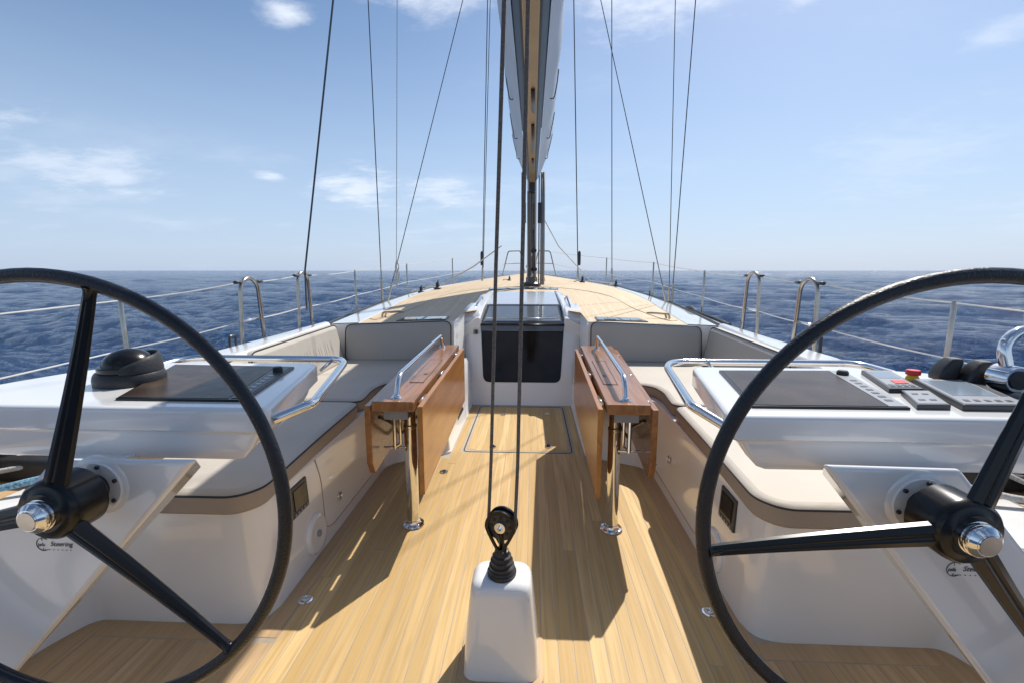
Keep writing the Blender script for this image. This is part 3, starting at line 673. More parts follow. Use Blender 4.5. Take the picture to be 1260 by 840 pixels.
# ------------------------------------------------------------------ mainsheet bollard, block, sheet
def bollard():
    e = empty('mainsheet_post', (0.005, 1.45, 0), 'white tapered mainsheet post with a black rubber boot on the cockpit floor', 'post')
    def sq(hx, hy, r, z, cx_=0, cy=0): return [(x + cx_, y + cy, z) for x, y in rpoly([(-hx, -hy), (hx, -hy), (hx, hy), (-hx, hy)], r, 7)]
    rings = [sq(.130, .105, .055, 0), sq(.133, .108, .055, .006), sq(.131, .106, .055, .02)]
    for z, hx, hy in ((.10, .126, .101), (.20, .117, .093), (.29, .108, .085)): rings.append(sq(hx, hy, .055, z))
    for k in range(1, 6):
        a = k / 5 * math.pi / 2; dd = .034 * (1 - math.cos(a)); rings.append(sq(.1055 - dd, .083 - dd, .055 - dd * .6, .306 + .034 * math.sin(a)))
    mb = MB(); mb.rings(rings); mb.build('post_body', GEL, e)
    mb = MB(); rg = [sq(.150, .124, .06, 0), sq(.150, .124, .06, .004), sq(.134, .108, .05, .005)]; mb.rings(rg, smooth=False); mb.build('base_collar', MARG, e)
    mb = MB(); prof = [(.050, .338), (.051, .352), (.047, .356), (.047, .362), (.043, .366), (.044, .376), (.038, .380), (.037, .386), (.039, .394), (.033, .398), (.031, .404), (.033, .411), (.027, .415), (.024, .430), (.018, .432)]
    mb.lathe(prof, 32, o=(0, -.01, 0)); mb.build('rubber_boot', RUBBER, e)
bollard()
def block():
    e = empty('mainsheet_block', (0.005, 1.437, .43), 'black mainsheet pulley block standing upright on the rubber boot', 'block')
    cz = .093
    for yy in (-.017, .017):
        mb = MB(); n = 40; rings = []
        def ov(k, ro, ww):
            a = 2 * math.pi * k / n; x = ro * math.sin(a) * ww; z = cz + ro * math.cos(a)
            if math.cos(a) < -.1: # drop towards the becket
                t = (-math.cos(a) - .1) / .9; x *= 1 - .55 * t; z -= .035 * t
            return x, z
        o1 = [ov(k, .060, .90) for k in range(n)]; i1 = [ov(k, .047, .90) for k in range(n)]
        for pl, y in ((o1, yy - .004), (o1, yy + .004), (i1, yy + .004), (i1, yy - .004), (o1, yy - .004)): rings.append([(x, y, z) for x, z in pl])
        mb.rings(rings, cap=False); mb.build('cheek_plate', BLACKG, e)
    mb = MB(); mb.lathe([(.050, -.011), (.050, -.008), (.042, 0), (.050, .008), (.050, .011)], 36, axis='y', o=(0, 0, cz))
    rings = []
    mb = MB()
    prof = [(.018, -.011), (.050, -.011), (.050, -.008), (.043, 0), (.050, .008), (.050, .011), (.018, .011), (.018, -.011)]
    rr_ = []
    for r_, h in prof: rr_.append([(r_ * math.cos(2 * math.pi * k / 36), h, cz + r_ * math.sin(2 * math.pi * k / 36)) for k in range(36)])
    mb.rings(rr_, cap=False); sv = mb.build('sheave', CASE, e)
    for k in range(8):
        a = k * math.pi / 4; mb = MB(); mb.lathe([(.0055, -.0135), (.0055, .0135)], 8, axis='y', o=(.032 * math.cos(a), 0, cz + .032 * math.sin(a))); mb.build('bearing', BLACKG, sv)
    mb = MB(); pr = [(.011, -.022), (.019, -.022), (.019, .022), (.011, .022), (.011, -.022)]
    mb.rings([[(r_ * math.cos(2 * math.pi * k / 24), h, cz + r_ * math.sin(2 * math.pi * k / 24)) for k in range(24)] for r_, h in pr], cap=False); mb.build('axle', STEEL, e)
    mb = MB(); mb.tube([(0, 0, -.005), (0, 0, .03), (0, -.018, .075)], .010, 10); mb.build('strut', BLACKG, e)
    e.rotation_euler.z = R(-14)
block()
sheet = MB(); cz = .523
arc = [(0.005 + .046 * math.cos(a), 1.437 - .012 * math.cos(a) , cz + .046 * math.sin(a)) for a in np.linspace(math.pi, 2 * math.pi, 14)]
pts = [(.075, 1.50, 2.72), (.018, 1.44, 2.143), (-.010, 1.436, 1.38), (-.030, 1.445, .75)] + arc + [(.060, 1.43, .75), (.0725, 1.43, 1.38), (.087, 1.43, 2.14), (.10, 1.48, 2.72)]
sheet.tube(pts, .0062, 10, rad=[.0074, .0068, .0060, .0055] + [.0058] * 14 + [.006, .0066, .0066, .0066]); o = sheet.build('mainsheet', ROPE_G)
tag(o, 'grey mainsheet rope running in two parts from the boom down to the floor block', 'rope')

# ------------------------------------------------------------------ steering wheels
WR = .65
def wheel(s, C, spokes, label):
    e = empty('steering_wheel', C, label, 'steering wheel', 'twin steering wheels'); e.scale = (.77,) * 3   # modelled at 1.3 m, real rim 1.0 m
    mb = MB(); n = 96; ring = [(WR * math.cos(2 * math.pi * k / n), 0, WR * math.sin(2 * math.pi * k / n)) for k in range(n)]
    mb.tube(ring, .0188, 14, closed=True); rim = mb.build('rim', LEATHER, e)
    # thin stitched seam along the inner side of the rim
    mb = MB(); mb.tube([(x * (1 - .0181 / WR), -.004, z * (1 - .0181 / WR)) for x, y, z in ring], .0022, 5, closed=True); mb.build('stitching', CASE, rim)
    for a in spokes:
        a = R(a); d = Vector((math.cos(a), 0, math.sin(a))); t = Vector((-math.sin(a), 0, math.cos(a))); yv = Vector((0, 1, 0)); rings = []
        for k in range(13):
            u = k / 12; r_ = .045 + (WR - .045 - .016) * u; wd = .034 * (1 - u) + .0165 * u; 
            if u < .12: wd *= 1 - .0 * u
            yo = -.035 * (1 - u) ** 1.5; th = .020 * (1 - u) + .011 * u
            cc = d * r_ + yv * yo; prof = [(-1, -.2), (-.92, .55), (-.35, 1), (-.12, .72), (.12, .72), (.35, 1), (.92, .55), (1, -.2), (.6, -.9), (-.6, -.9)]
            rings.append([cc + t * (p * wd) - yv * (q * th) for p, q in prof])
        mb = MB(); mb.rings(rings); mb.build('spoke', BLACKG, e, bevel=.0, ang=40)
        mb = MB(); mb.tube([d * (WR - .05), d * (WR - .025), d * (WR - .012)], .012, 10, rad=[.013, .015, .021]); mb.build('spoke_socket', BLACKG, e)
    mb = MB(); mb.lathe([(.02, -.064), (.056, -.064), (.060, -.060), (.078, -.056), (.086, -.046), (.088, -.03), (.088, .045), (.078, .055), (.03, .057)], 48, axis='y'); mb.build('hub', BLACKG, e)
    mb = MB(); P_ = [(.0, -.104), (.026, -.104), (.028, -.102), (.030, -.102), (.041, -.092), (.0425, -.090), (.0425, -.088), (.038, -.086), (.038, -.083), (.044, -.081), (.044, -.077), (.039, -.075), (.039, -.072), (.045, -.070), (.045, -.062), (.03, -.060)]
    mb.lathe([(max(r_, .001), h) for r_, h in P_], 40, axis='y'); hc = mb.build('hub_cap', STEEL, e)
    mb = MB(); mb.lathe([(.0255, -.1045), (.0255, -.1055), (.001, -.1055)], 30, axis='y'); mb.build('cap_face', STEEL_DULL, hc)
    mb = MB(); mb.lathe([(.042, .06), (.042, .10)], 24, axis='y'); mb.build('shaft', CASE, e)
    e.rotation_euler.x = 0
    return e
CL = (-.931, .902, .871); CR = (.965, .902, .871)
wheel(-1, CL, (74.8, -45.9, 194.8), 'left black steering wheel, one spoke pointing almost straight up past the compass')
wheel(1, CR, (68.5, -51.5, 188.8), 'right black steering wheel, one spoke pointing level to the left')

# ------------------------------------------------------------------ helm consoles
def console(s, label):
    K = .67                                                     # drawn at 1.5 times, real top is 0.6 m deep and 1.03 m high
    OX, OY = s * 1.3, 1.65; WX, WY, WZ = .034 + K * OX, K * OY, .455
    e = empty('helm_console', (WX, WY, WZ), label, 'helm console', 'helm consoles'); e.scale = (K,) * 3
    def P(x, y, z): return (x - OX, y - OY, z)
    def W(x, y, z): return ((x - WX) / K, (y - WY) / K, (z - WZ) / K)   # world metres
    T = .858
    if s < 0:
        top = [(-.905, 1.635), (-1.120, 2.52), (-2.08, 2.50), (-2.31, 2.24), (-2.40, 1.95), (-2.40, 1.64)]
    else:
        top = [(.825, 1.635), (.990, 2.52), (1.90, 2.50), (2.20, 2.40), (2.26, 1.95), (2.26, 1.64)]
    rad = [.06, .07, .09, .1, .1, .05]
    pl = rpoly(top, rad, 6)
    def shift(d_in, d_all):   # lower rings: inboard side pulled outboard, whole outline inset
        q = offset(pl, d_all); o = []
        for x, y in q:
            k = max(0, 1 - (abs(x) - .8) / .75); o.append((x + s * d_in * k, y + .0))
        return o
    rings = []
    for z, di, da in ((.640, .13, .036), (.652, .105, .026), (.690, .07, .022), (.742, .035, .020), (.752, .018, .020), (.758, .004, .018), (.768, 0, .0), (T - .02, 0, 0)):
        rings.append([P(x, y, z) for x, y in shift(di, da)])
    for k in range(1, 5):
        a = k / 4 * math.pi / 2; q = offset(pl, .02 * (1 - math.cos(a))); rings.append([P(x, y, T - .02 + .02 * math.sin(a)) for x, y in q])
    mb = MB(); mb.rings(rings); mb.build('console_top', GEL, e)
    # pedestal: slanting leg with the steering flange
    fa = .985
    zt = .954 if s > 0 else .938; face = [((.755 if s > 0 else -.690), zt), (s * 1.05, zt - .004), (s * 1.25, .72), (s * 1.50, .36), (s * 1.75, .02), (s * 1.50, .02), (s * 1.26, .32)]
    r1 = [W(x, fa + .010, z) for x, z in face]; r0 = [W(x, fa, z) for x, z in offset(face, .008)]; r2 = [W(x + s * .045, 1.065, z - .05 * max(0, (z - .6) / .35)) for x, z in face]; r3 = [W(x + s * .06, 1.12, z - .10 * max(0, (z - .6) / .35)) for x, z in offset(face, .03)]
    mb = MB(); mb.rings([r0, r1, r2, r3]); ped = mb.build('pedestal', GEL, e, ang=30, bevel=.010, seg=3)
    mb = MB(); q = [W(s * .95, 1.04, .84), W(s * 1.12, 1.04, .84), W(s * 1.14, 1.24, .84), W(s * .97, 1.24, .84)]; mb.rings([q, [(a, b, (.895 - WZ) / K) for a, b, c_ in q]], smooth=False); mb.build('pedestal_neck', GEL, e)
    C_ = CL if s < 0 else CR; ctr = ((C_[0] - WX) / K, 0, (C_[2] - WZ) / K); fy = (fa - WY) / K
    mb = MB(); mb.lathe([(.112, fy + .004), (.104, fy - .003), (.090, fy - .006), (.088, fy - .014), (.001, fy - .014)], 44, axis='y', o=ctr); fl = mb.build('steering_flange', GEL, ped)
    for k in range(6):
        a = R(20 + 60 * k); mb = MB(); mb.lathe([(.0075, fy - .014), (.0075, fy - .020), (.005, fy - .022)], 10, axis='y', o=(ctr[0] + .076 * math.cos(a), 0, ctr[2] + .076 * math.sin(a))); mb.build('bolt', CASE, ped)
    # maker's mark under the hub: ring with spokes and the word Steering
    cu = bpy.data.curves.new('lettering', 'FONT'); cu.body = 'Steering'; cu.size = .026; cu.extrude = .0004; cu.shear = .3
    t_ = bpy.data.objects.new('lettering', cu); COL.objects.link(t_)
    dg = bpy.context.evaluated_depsgraph_get(); me = bpy.data.meshes.new_from_object(t_.evaluated_get(dg)); bpy.data.objects.remove(t_)
    me.materials.clear(); me.materials.append(CASE); tx = bpy.data.objects.new('lettering', me); COL.objects.link(tx); tx.parent = ped
    lx = -1.083 if s < 0 else 1.083; lz = .708
    tx.rotation_euler = (R(90), 0, 0); tx.location = W(lx, fa - .001, lz)
    cu = bpy.data.curves.new('lettering', 'FONT'); cu.body = 'jefa'; cu.size = .019; cu.extrude = .0004; cu.shear = .2
    t_ = bpy.data.objects.new('lettering', cu); COL.objects.link(t_)
    dg = bpy.context.evaluated_depsgraph_get(); me = bpy.data.meshes.new_from_object(t_.evaluated_get(dg)); bpy.data.objects.remove(t_)
    me.materials.clear(); me.materials.append(CASE); tx = bpy.data.objects.new('lettering', me); COL.objects.link(tx); tx.parent = ped; tx.rotation_euler = (R(90), 0, 0); tx.location = W(lx - .032, fa - .001, lz - .001)
    mb = MB(); mb.tube([W(lx - .018 + .017 * math.cos(a), fa - .001, lz + .004 + .017 * math.sin(a)) for a in np.linspace(R(50), R(310), 20)], .0012, 5)
    for k in range(7): mb.tube([W(lx - .016 + .011 * k, fa - .001, lz - .010), W(lx - .013 + .011 * k, fa - .001, lz - .010)], .0011, 4)
    for a in (100, 260): mb.tube([W(lx - .018 + .006 * math.cos(R(a)), fa - .001, lz + .004 + .010 * math.sin(R(a))), W(lx - .018 + .017 * math.cos(R(a)), fa - .001, lz + .004 + .017 * math.sin(R(a)))], .0009, 4)
    mb.build('wheel_emblem', CASE, ped)
    # instruments
    def slab(name, quad, h, mat, parent=e, z=T, bev=.003):
        q = [P(x, y, z) for x, y in quad]; m_ = MB(); m_.rings([[(a, b, c - .004) for a, b, c in q], [(a, b, c + h) for a, b, c in q]], smooth=False); return m_.build(name, mat, parent, bevel=bev)
    def inq(q, u, v):   # bilinear inside a quad
        a, b, c_, d = [Vector(p) for p in q]; r_ = (a * (1 - u) + b * u) * (1 - v) + (d * (1 - u) + c_ * u) * v; return (r_.x, r_.y)
    def sub(q, u0, u1, v0, v1): return [inq(q, u0, v0), inq(q, u1, v0), inq(q, u1, v1), inq(q, u0, v1)]
    if s < 0:
        q = [(-1.594, 1.728), (-1.050, 1.728), (-1.185, 2.37), (-1.88, 2.40)]
        sc = slab('chart_display', q, .010, BLACKG); slab('display_glass', sub(q, .02, .86, .02, .98), .0115, SCREEN, sc, bev=0)
        slab('key_strip', sub(q, .88, .985, .03, .97), .012, CASE, sc, bev=0)
        for k in range(7):
            slab('key', sub(q, .905, .945, .12 + .085 * k, .155 + .085 * k), .0135, KEY, sc, bev=0)
        c_ = inq(q, .93, .80); mb = MB(); mb.lathe([(.024, T + .010), (.024, T + .030), (.018, T + .036), (.001, T + .036)], 20, o=P(c_[0], c_[1], 0)); mb.build('dial_knob', RUBBER, sc)
    else:
        q = [(.955, 1.735), (1.545, 1.735), (1.73, 2.40), (1.085, 2.38)]
        sc = slab('chart_display', q, .010, BLACKG); slab('display_glass', sub(q, .02, .87, .02, .98), .0115, SCREEN, sc, bev=0)
        slab('key_strip', sub(q, .875, .99, .02, .98), .012, CASE_G, sc, bev=0)
        for k in range(7): slab('key', sub(q, .91, .955, .12 + .085 * k, .155 + .085 * k), .0135, CASE, sc, bev=0)
        c_ = inq(q, .93, .84); mb = MB(); mb.lathe([(.026, T + .010), (.026, T + .026), (.019, T + .034), (.001, T + .034)], 20, o=P(c_[0], c_[1], 0)); mb.build('dial_knob', RUBBER, sc)
        a4 = [(1.655, 1.99), (1.80, 1.99), (1.94, 2.37), (1.80, 2.37)]
        ap = slab('autopilot_display', a4, .020, CASE); slab('display_face', sub(a4, .08, .92, .06, .94), .0215, CASE_G, ap, bev=0); slab('lcd', sub(a4, .16, .84, .50, .88), .0225, LCD, ap, bev=0)
        slab('red_button', sub(a4, .40, .80, .22, .38), .024, RED, ap, bev=0)
        for k in range(4): slab('button', sub(a4, .12 + .2 * k, .26 + .2 * k, .08, .17), .0235, CASE, ap, bev=0)
        kq = [(1.575, 1.745), (1.700, 1.745), (1.80, 1.965), (1.685, 1.965)]
        kp = slab('keypad', kq, .020, CASE); slab('keypad_face', sub(kq, .06, .94, .06, .94), .0212, CASE_G, kp, bev=0)
        for u in (.2, .55):
            for v in (.25, .65): slab('button', sub(kq, u, u + .2, v, v + .08), .0225, CASE, kp, bev=0)
        pq = [(1.735, 1.735), (1.98, 1.735), (2.15, 2.15), (1.895, 2.17)]
        pl_ = slab('chart_plotter', pq, .024, CASE, bev=.006); slab('plotter_face', sub(pq, .03, .97, .03, .97), .0252, CASE_G, pl_, bev=0); slab('lcd', sub(pq, .10, .80, .30, .90), .0262, LCD, pl_, bev=0)
        slab('black_strip', sub(pq, .84, .95, .30, .90), .0262, CASE, pl_, bev=0)
        for k in range(5): slab('button', sub(pq, .12 + .16 * k, .20 + .16 * k, .10, .16), .0265, CASE, pl_, bev=0)
        cx_, cy = 1.935, 2.22; es = slab('stop_button_base', [(cx_ - .02, cy - .03), (cx_ + .06, cy - .03), (cx_ + .06, cy + .0), (cx_ - .02, cy)], .002, RED, bev=0)
        mb = MB(); mb.lathe([(.026, T), (.028, T + .012), (.024, T + .020), (.020, T + .028)], 24, o=P(cx_, cy, 0)); mb.build('stop_button_collar', YELLOW, e)
        mb = MB(); mb.lathe([(.018, T + .028), (.029, T + .032), (.030, T + .048), (.026, T + .054), (.001, T + .055)], 24, o=P(cx_, cy, 0)); mb.build('stop_button', RED, e)
    # compass on the port console
    if s < 0:
        mb = MB(); cx_, cy = -1.80, 2.03; o_ = P(cx_, cy, 0)
        mb.lathe([(.138, T - .004), (.140, T + .026), (.136, T + .044), (.132, T + .052), (.128, T + .058), (.10, T + .062)], 44, o=o_); cb_ = mb.build('compass_base', RUBBER, e)
        mb = MB(); mb.lathe([(.118, T + .060), (.120, T + .080), (.112, T + .086), (.105, T + .086)], 40, o=o_); mb.build('compass_ring', BLACKG, cb_)
        mb = MB(); mb.lathe([(.104 * math.cos(a), T + .078 + .085 * math.sin(a)) for a in np.linspace(0, math.pi / 2 - .01, 10)], 36, o=o_); mb.build('compass_dome', BLACKG, cb_)
        mb = MB(); rings = []
        for a in np.linspace(R(-65), R(165), 30):   # sun hood round the forward side
            d = Vector((math.cos(a), math.sin(a))); h = .058 * max(0, math.cos((a - R(50)) * .78)) ** .7; rings.append([(o_[0] + d.x * r_, o_[1] + d.y * r_, z) for r_, z in ((.132, T + .058), (.128, T + .08 + h * .7), (.116, T + .083 + h), (.110, T + .082 + h * .97), (.110, T + .058))])
        mb.rings(rings); mb.build('compass_hood', RUBBER, cb_)
    # stainless rail round the inboard end
    zr = .842
    if s < 0: pts = [(-.915, 1.690, .80), (-.80, 1.765, zr), (-.80, 1.80, zr), (-.985, 2.56, zr + .012), (-1.06, 2.655, zr + .012), (-2.0, 2.66, zr + .012), (-2.03, 2.45, zr)]
    else: pts = [(.840, 1.690, .80), (.755, 1.80, zr), (.755, 1.84, zr), (.855, 2.52, zr + .012), (.93, 2.66, zr + .012), (1.98, 2.66, zr + .012), (2.02, 2.45, zr)]
    mb = MB(); mb.tube([P(*p) for p in round_path(pts, .11, 8)], .0195, 14); gr = mb.build('grab_rail', STEEL, e)
    yb = 2.62; mb = MB(); bx = s * 1.10 if s < 0 else 1.13; mb.tube([P(bx, 2.50, .82), P(bx, 2.655, zr + .010)], .010, 8); mb.build('rail_bracket', STEEL, gr)
    return e
console(-1, 'white helm console on the left with a compass and one wide screen')
console(1, 'white helm console on the right crowded with displays and a red stop button')

# engine throttle and lever covers at the edge of the starboard console
def throttle():
    e = empty('throttle_control', (1.455, 1.407, 1.030), 'chrome engine throttle lever with black knob on the far right console', 'throttle lever')
    e.scale = (.67,) * 3
    mb = MB(); mb.rings([[(x, y, 0) for x, y in ((-.12, -.36), (.14, -.36), (.14, .22), (.08, .30))], [(x, y, .012) for x, y in ((-.12, -.36), (.14, -.36), (.14, .22), (.08, .30))]], smooth=False); mb.build('mounting_plate', CASE, e, bevel=.003)
    cx_ = .045; cy = -.10
    mb = MB(); mb.lathe([(.052, -.03), (.058, -.02), (.058, .06), (.050, .07)], 30, axis='y', o=(cx_, cy, .065)); mb.build('lever_barrel', STEEL, e)
    mb = MB(); mb.lathe([(.040, -.037), (.040, -.028)], 24, axis='y', o=(cx_, cy, .065)); mb.build('barrel_cap', RUBBER, e)
    mb = MB(); mb.tube(round_path([(cx_, cy + .02, .08), (cx_ - .02, cy + .04, .20), (cx_ + .04, cy + .05, .265), (cx_ + .20, cy + .05, .262)], .05, 6), .024, 14); mb.build('lever', STEEL, e)
    mb = MB(); mb.lathe([(.024, cx_ + .20), (.028, cx_ + .22), (.026, cx_ + .29), (.01, cx_ + .30)], 20, axis='x', o=(0, cy + .05, .262)); mb.build('grip', STEEL, e)
throttle()
for i, (x, y, lb) in enumerate(((1.411, 1.474, 'left black lever cover beside the chrome throttle, nearer the stop button'), (1.455, 1.427, 'right black lever cover next to the chrome throttle lever'))):
    mb = MB()
    rings = []
    for z, w_, h_, sh in ((0, .036, .045, 0), (.02, .038, .048, .0), (.06, .035, .044, .012), (.095, .030, .036, .03), (.105, .022, .028, .034)):
        rings.append([(px_ + sh, py_, z) for px_, py_ in rpoly([(-w_, -h_), (w_, -h_), (w_, h_), (-w_, h_)], .014, 4)])
    mb.rings(rings); o = mb.build('lever_cover', RUBBER); o.location = (x, y, 1.039); o.scale = (.67,) * 3; o.rotation_euler.z = R(-10); tag(o, lb, 'lever cover', 'black lever covers')

# ------------------------------------------------------------------ ropes lying outboard of the helms
def rope_obj(name, pts, r, mat, label, cat='rope', grp=None):
    mb = MB(); mb.tube(smooth_path(pts, 6), r, 10); o = mb.build(name, mat); tag(o, label, cat, grp); return o
rope_obj('rope', [(-2.5, 1.70, .54), (-2.25, 1.76, .56), (-2.0, 1.86, .59), (-1.75, 1.98, .60)], .011, ROPE_W, 'upper white rope lying on the side deck left of the left wheel spoke', grp='ropes by the port helm')
rope_obj('rope', [(-2.5, 1.62, .525), (-2.2, 1.69, .54), (-1.9, 1.83, .57), (-1.7, 1.93, .58)], .011, ROPE_W, 'second white rope just below the upper one by the left wheel', grp='ropes by the port helm')
rope_obj('rope', [(-2.45, 1.50, .50), (-2.1, 1.57, .515), (-1.85, 1.70, .545), (-1.65, 1.78, .55)], .014, ROPE_B, 'blue flecked rope behind the left wheel hub', grp='ropes by the port helm')
rope_obj('rope', [(1.72, 1.80, .56), (1.95, 1.72, .52), (2.2, 1.68, .51), (2.5, 1.60, .51)], .013, ROPE_W, 'white flecked rope right of the right wheel hub, lowest of three', grp='ropes by the starboard helm')
rope_obj('rope', [(1.75, 1.90, .60), (2.0, 1.84, .56), (2.3, 1.78, .55), (2.5, 1.75, .55)], .012, ROPE_G, 'dark grey rope right of the right wheel spoke under the console', grp='ropes by the starboard helm')
rope_obj('rope', [(1.98, 1.95, .64), (2.02, 1.85, .58), (2.10, 1.78, .54), (2.3, 1.70, .53)], .010, ROPE_W, 'cream rope curling down below the right console edge', grp='ropes by the starboard helm')
mb = MB(); mb.tube(round_path([(1.09, 1.02, .83), (1.16, 1.03, .755), (1.24, 1.03, .705), (1.5, 1.03, .69)], .08), .011, 10); o = mb.build('foot_rail', STEEL); tag(o, 'curved stainless rail between the right pedestal and the side deck', 'rail')
mb = MB(); mb.box((-.05, -.10, 0), (.05, .10, .07)); o = mb.build('rope_clutch', RUBBER, bevel=.012); o.scale = (.75,) * 3; o.location = (1.34, 1.0, .66); o.rotation_euler = (R(-8), R(14), R(28)); tag(o, 'black rope clutch outboard of the right wheel hub', 'clutch')
mb = MB(); mb.box((-.30, -.12, 0), (.30, .12, .10)); o = mb.build('line_tray', RUBBER, bevel=.02); o.location = (-2.05, 1.86, .483); tag(o, 'black tray under the ropes beside the left helm', 'tray')
mb = MB(); mb.box((-.30, -.12, 0), (.30, .12, .10)); o = mb.build('line_tray', RUBBER, bevel=.02); o.location = (2.12, 1.95, .483); tag(o, 'black tray under the ropes beside the right helm', 'tray')

# ------------------------------------------------------------------ guard rails
def bez(p0, p1, sag=0, n=8): return [(p0[0] + (p1[0] - p0[0]) * t, p0[1] + (p1[1] - p0[1]) * t, p0[2] + (p1[2] - p0[2]) * t - sag * 4 * t * (1 - t)) for t in np.linspace(0, 1, n)]
ST = {-1: [(2.30, 2.56, .62, 1.218), (2.20, 5.88, .74, 1.385), (2.14, 8.15, .86, 1.50), (1.76, 10.7, .95, 1.665)],
      1: [(2.30, 2.47, .62, 1.225), (2.20, 5.70, .74, 1.380), (2.14, 7.85, .86, 1.52), (1.76, 10.4, .95, 1.665)]}
words = {-1: ['port side stanchion nearest the compass', 'second port stanchion, just forward of the side gate', 'third port stanchion beside the shrouds', 'fourth port stanchion beside the foredeck block'],
         1: ['starboard stanchion nearest the stop button', 'second starboard stanchion, just forward of the side gate', 'third starboard stanchion beside the shrouds', 'fourth starboard stanchion near the mast shrouds on the foredeck']}
for s in (-1, 1):
    for k, (x, y, z0, z1) in enumerate(ST[s]):
        e = empty('stanchion', (s * x, y, z0), 'steel lifeline post, ' + words[s][k], 'stanchion', 'stanchions along the deck edge')
        mb = MB(); mb.lathe([(.0155, .05), (.0135, .1), (.0125, z1 - z0 - .01), (.008, z1 - z0)], 14); mb.build('tube', STEEL_DULL, e)
        mb = MB(); mb.lathe([(.035, 0), (.035, .01), (.022, .015), (.019, .08)], 16); mb.build('socket', STEEL, e)
    ha = [(2.02, 3.20, 3.50), (2.02, 4.03, 4.30)] if s < 0 else [(2.02, 3.12, 3.40), (2.02, 3.92, 4.22)]
    nm = ['aft hoop of the %s gate', 'forward hoop of the %s gate']
    for k, (x, ya, yb) in enumerate(ha):
        zt = 1.305 if k == 0 else 1.345; z0 = .72 if k == 0 else .74
        e = empty('gate_hoop', (s * x, (ya + yb) / 2, z0), 'stainless hoop in the guard rail, ' + nm[k] % ('port' if s < 0 else 'starboard'), 'gate hoop', 'gate hoops in the guard rails')
        h = (yb - ya) / 2; H = zt - z0
        mb = MB(); mb.tube(round_path([(0, -h, 0), (0, -h * .70, H - .02), (0, 0, H + .03), (0, h * .70, H - .02), (0, h, 0)], .12, 6), .0145, 12); mb.build('hoop', STEEL_DULL, e)
        mb = MB(); mb.tube([(0, -h * .9, H * .50), (0, h * .9, H * .50)], .010, 8); mb.build('cross_bar', STEEL, e)
        for q in (-1, 1):
            mb = MB(); mb.lathe([(.03, 0), (.03, .012), (.018, .02)], 14, o=(0, q * h, 0)); mb.build('foot', STEEL, e)
            mb = MB(); mb.tube([(0, q * (h * .5 + .02), H - .01), (0, q * (h * .5 + .09), H - .01)], .012, 8); mb.build('end_fitting', CASE, e)
    for lvl, nmz in ((0, 'upper'), (1, 'lower')):
        def zz(z0, z1): return z1 - .012 if lvl == 0 else z0 + (z1 - z0) * .50
        st = ST[s]; A = (s * 2.32, -.6, zz(.55, 1.14)); pts = [A]
        pts.append((s * st[0][0], st[0][1], zz(st[0][2], st[0][3])))
        pts.append((s * 2.02, ha[0][1] + .05, zz(.72, 1.305)))
        segs = [bez(pts[0], pts[1], .01), bez(pts[1], pts[2], .01)]
        q0 = (s * 2.02, ha[0][2] - .05, zz(.72, 1.305)); q1 = (s * 2.02, ha[1][1] + .05, zz(.74, 1.345)); segs.append(bez(q0, q1, .006))
        chain = [(s * 2.02, ha[1][2] - .05, zz(.74, 1.345))] + [(s * a, b, zz(c_, d)) for a, b, c_, d in st[1:]] + [(s * .75, 14.6, zz(1.2, 1.96))]
        for a, b in zip(chain[:-1], chain[1:]): segs.append(bez(a, b, .012))
        mb = MB()
        for g in segs: mb.tube(g, .0042, 6)
        o = mb.build('lifeline', WIRE_L); tag(o, '%s lifeline wire along the %s guard rail' % (nmz, 'port' if s < 0 else 'starboard'), 'lifeline', 'lifelines')
# pulpit at the bow
e = empty('pulpit', (0, 15.3, 1.26), 'two steel pulpit hoops at the bow either side of the mast foot', 'pulpit')
for s in (-1, 1):
    mb = MB(); mb.tube(round_path([(s * .85, -.7, -.05), (s * .66, -.7, .72), (s * .30, 0, .76), (s * .14, .3, .0)], .1), .018, 8); mb.tube([(s * .77, -.7, .33), (s * .22, .1, .36)], .013, 8); mb.build('hoop', STEEL_DULL, e)

# ------------------------------------------------------------------ mast, boom, rigging
MX, MY = .09, 8.2
e = empty('mast', (MX, MY, 1.10), 'tall dark mast standing on the cabin top under the sail bag', 'mast')
mb = MB(); n = 24; rings = []
for z in (0, .4, 2, 6, 12, 20): rings.append([(.085 * math.cos(2 * math.pi * k / n), .16 * math.sin(2 * math.pi * k / n), z) for k in range(n)])
mb.rings(rings); mb.build('mast_tube', MAST, e)
mb = MB(); mb.lathe([(.17, 0), (.16, .05), (.11, .08)], 24); mb.lathe([(.10, .08), (.10, .16)], 20); mb.build('mast_collar', CASE, e)
for x, r_ in ((-.175, .010), (.125, .012), (.165, .017), (.205, .022)):
    mb = MB(); mb.tube([(x, -.12, .03), (x * .98, -.14, 1.92)], r_, 8); mb.build('mast_strut', CASE_G if r_ > .011 else CASE, e)
for x in (.135, -.135):
    mb = MB(); mb.box((x - .035, -.20, 1.08), (x + .035, -.13, 1.42)); mb.build('line_cover', CASE, e, bevel=.01)
for k, (x, z) in enumerate(((-.06, .35), (.06, .30), (-.02, .55), (.05, .62), (.0, .20))):
    mb = MB(); mb.lathe([(.035, -.03), (.038, 0), (.035, .03)], 14, axis='y', o=(x, -.17, z)); mb.tube([(x, -.17, z + .03), (x * .6, -.17, z + .35)], .008, 6); mb.build('mast_block', RUBBER if k % 2 else STEEL_DULL, e)
mb = MB(); mb.tube([(-.03, -.18, .18), (-.05, -.20, 1.6)], .034, 12); mb.build('vang_strut', MAST, e)
mb = MB(); mb.box((-.05, -.30, 1.58), (.05, -.10, 1.78)); mb.build('gooseneck', CASE, e, bevel=.015)
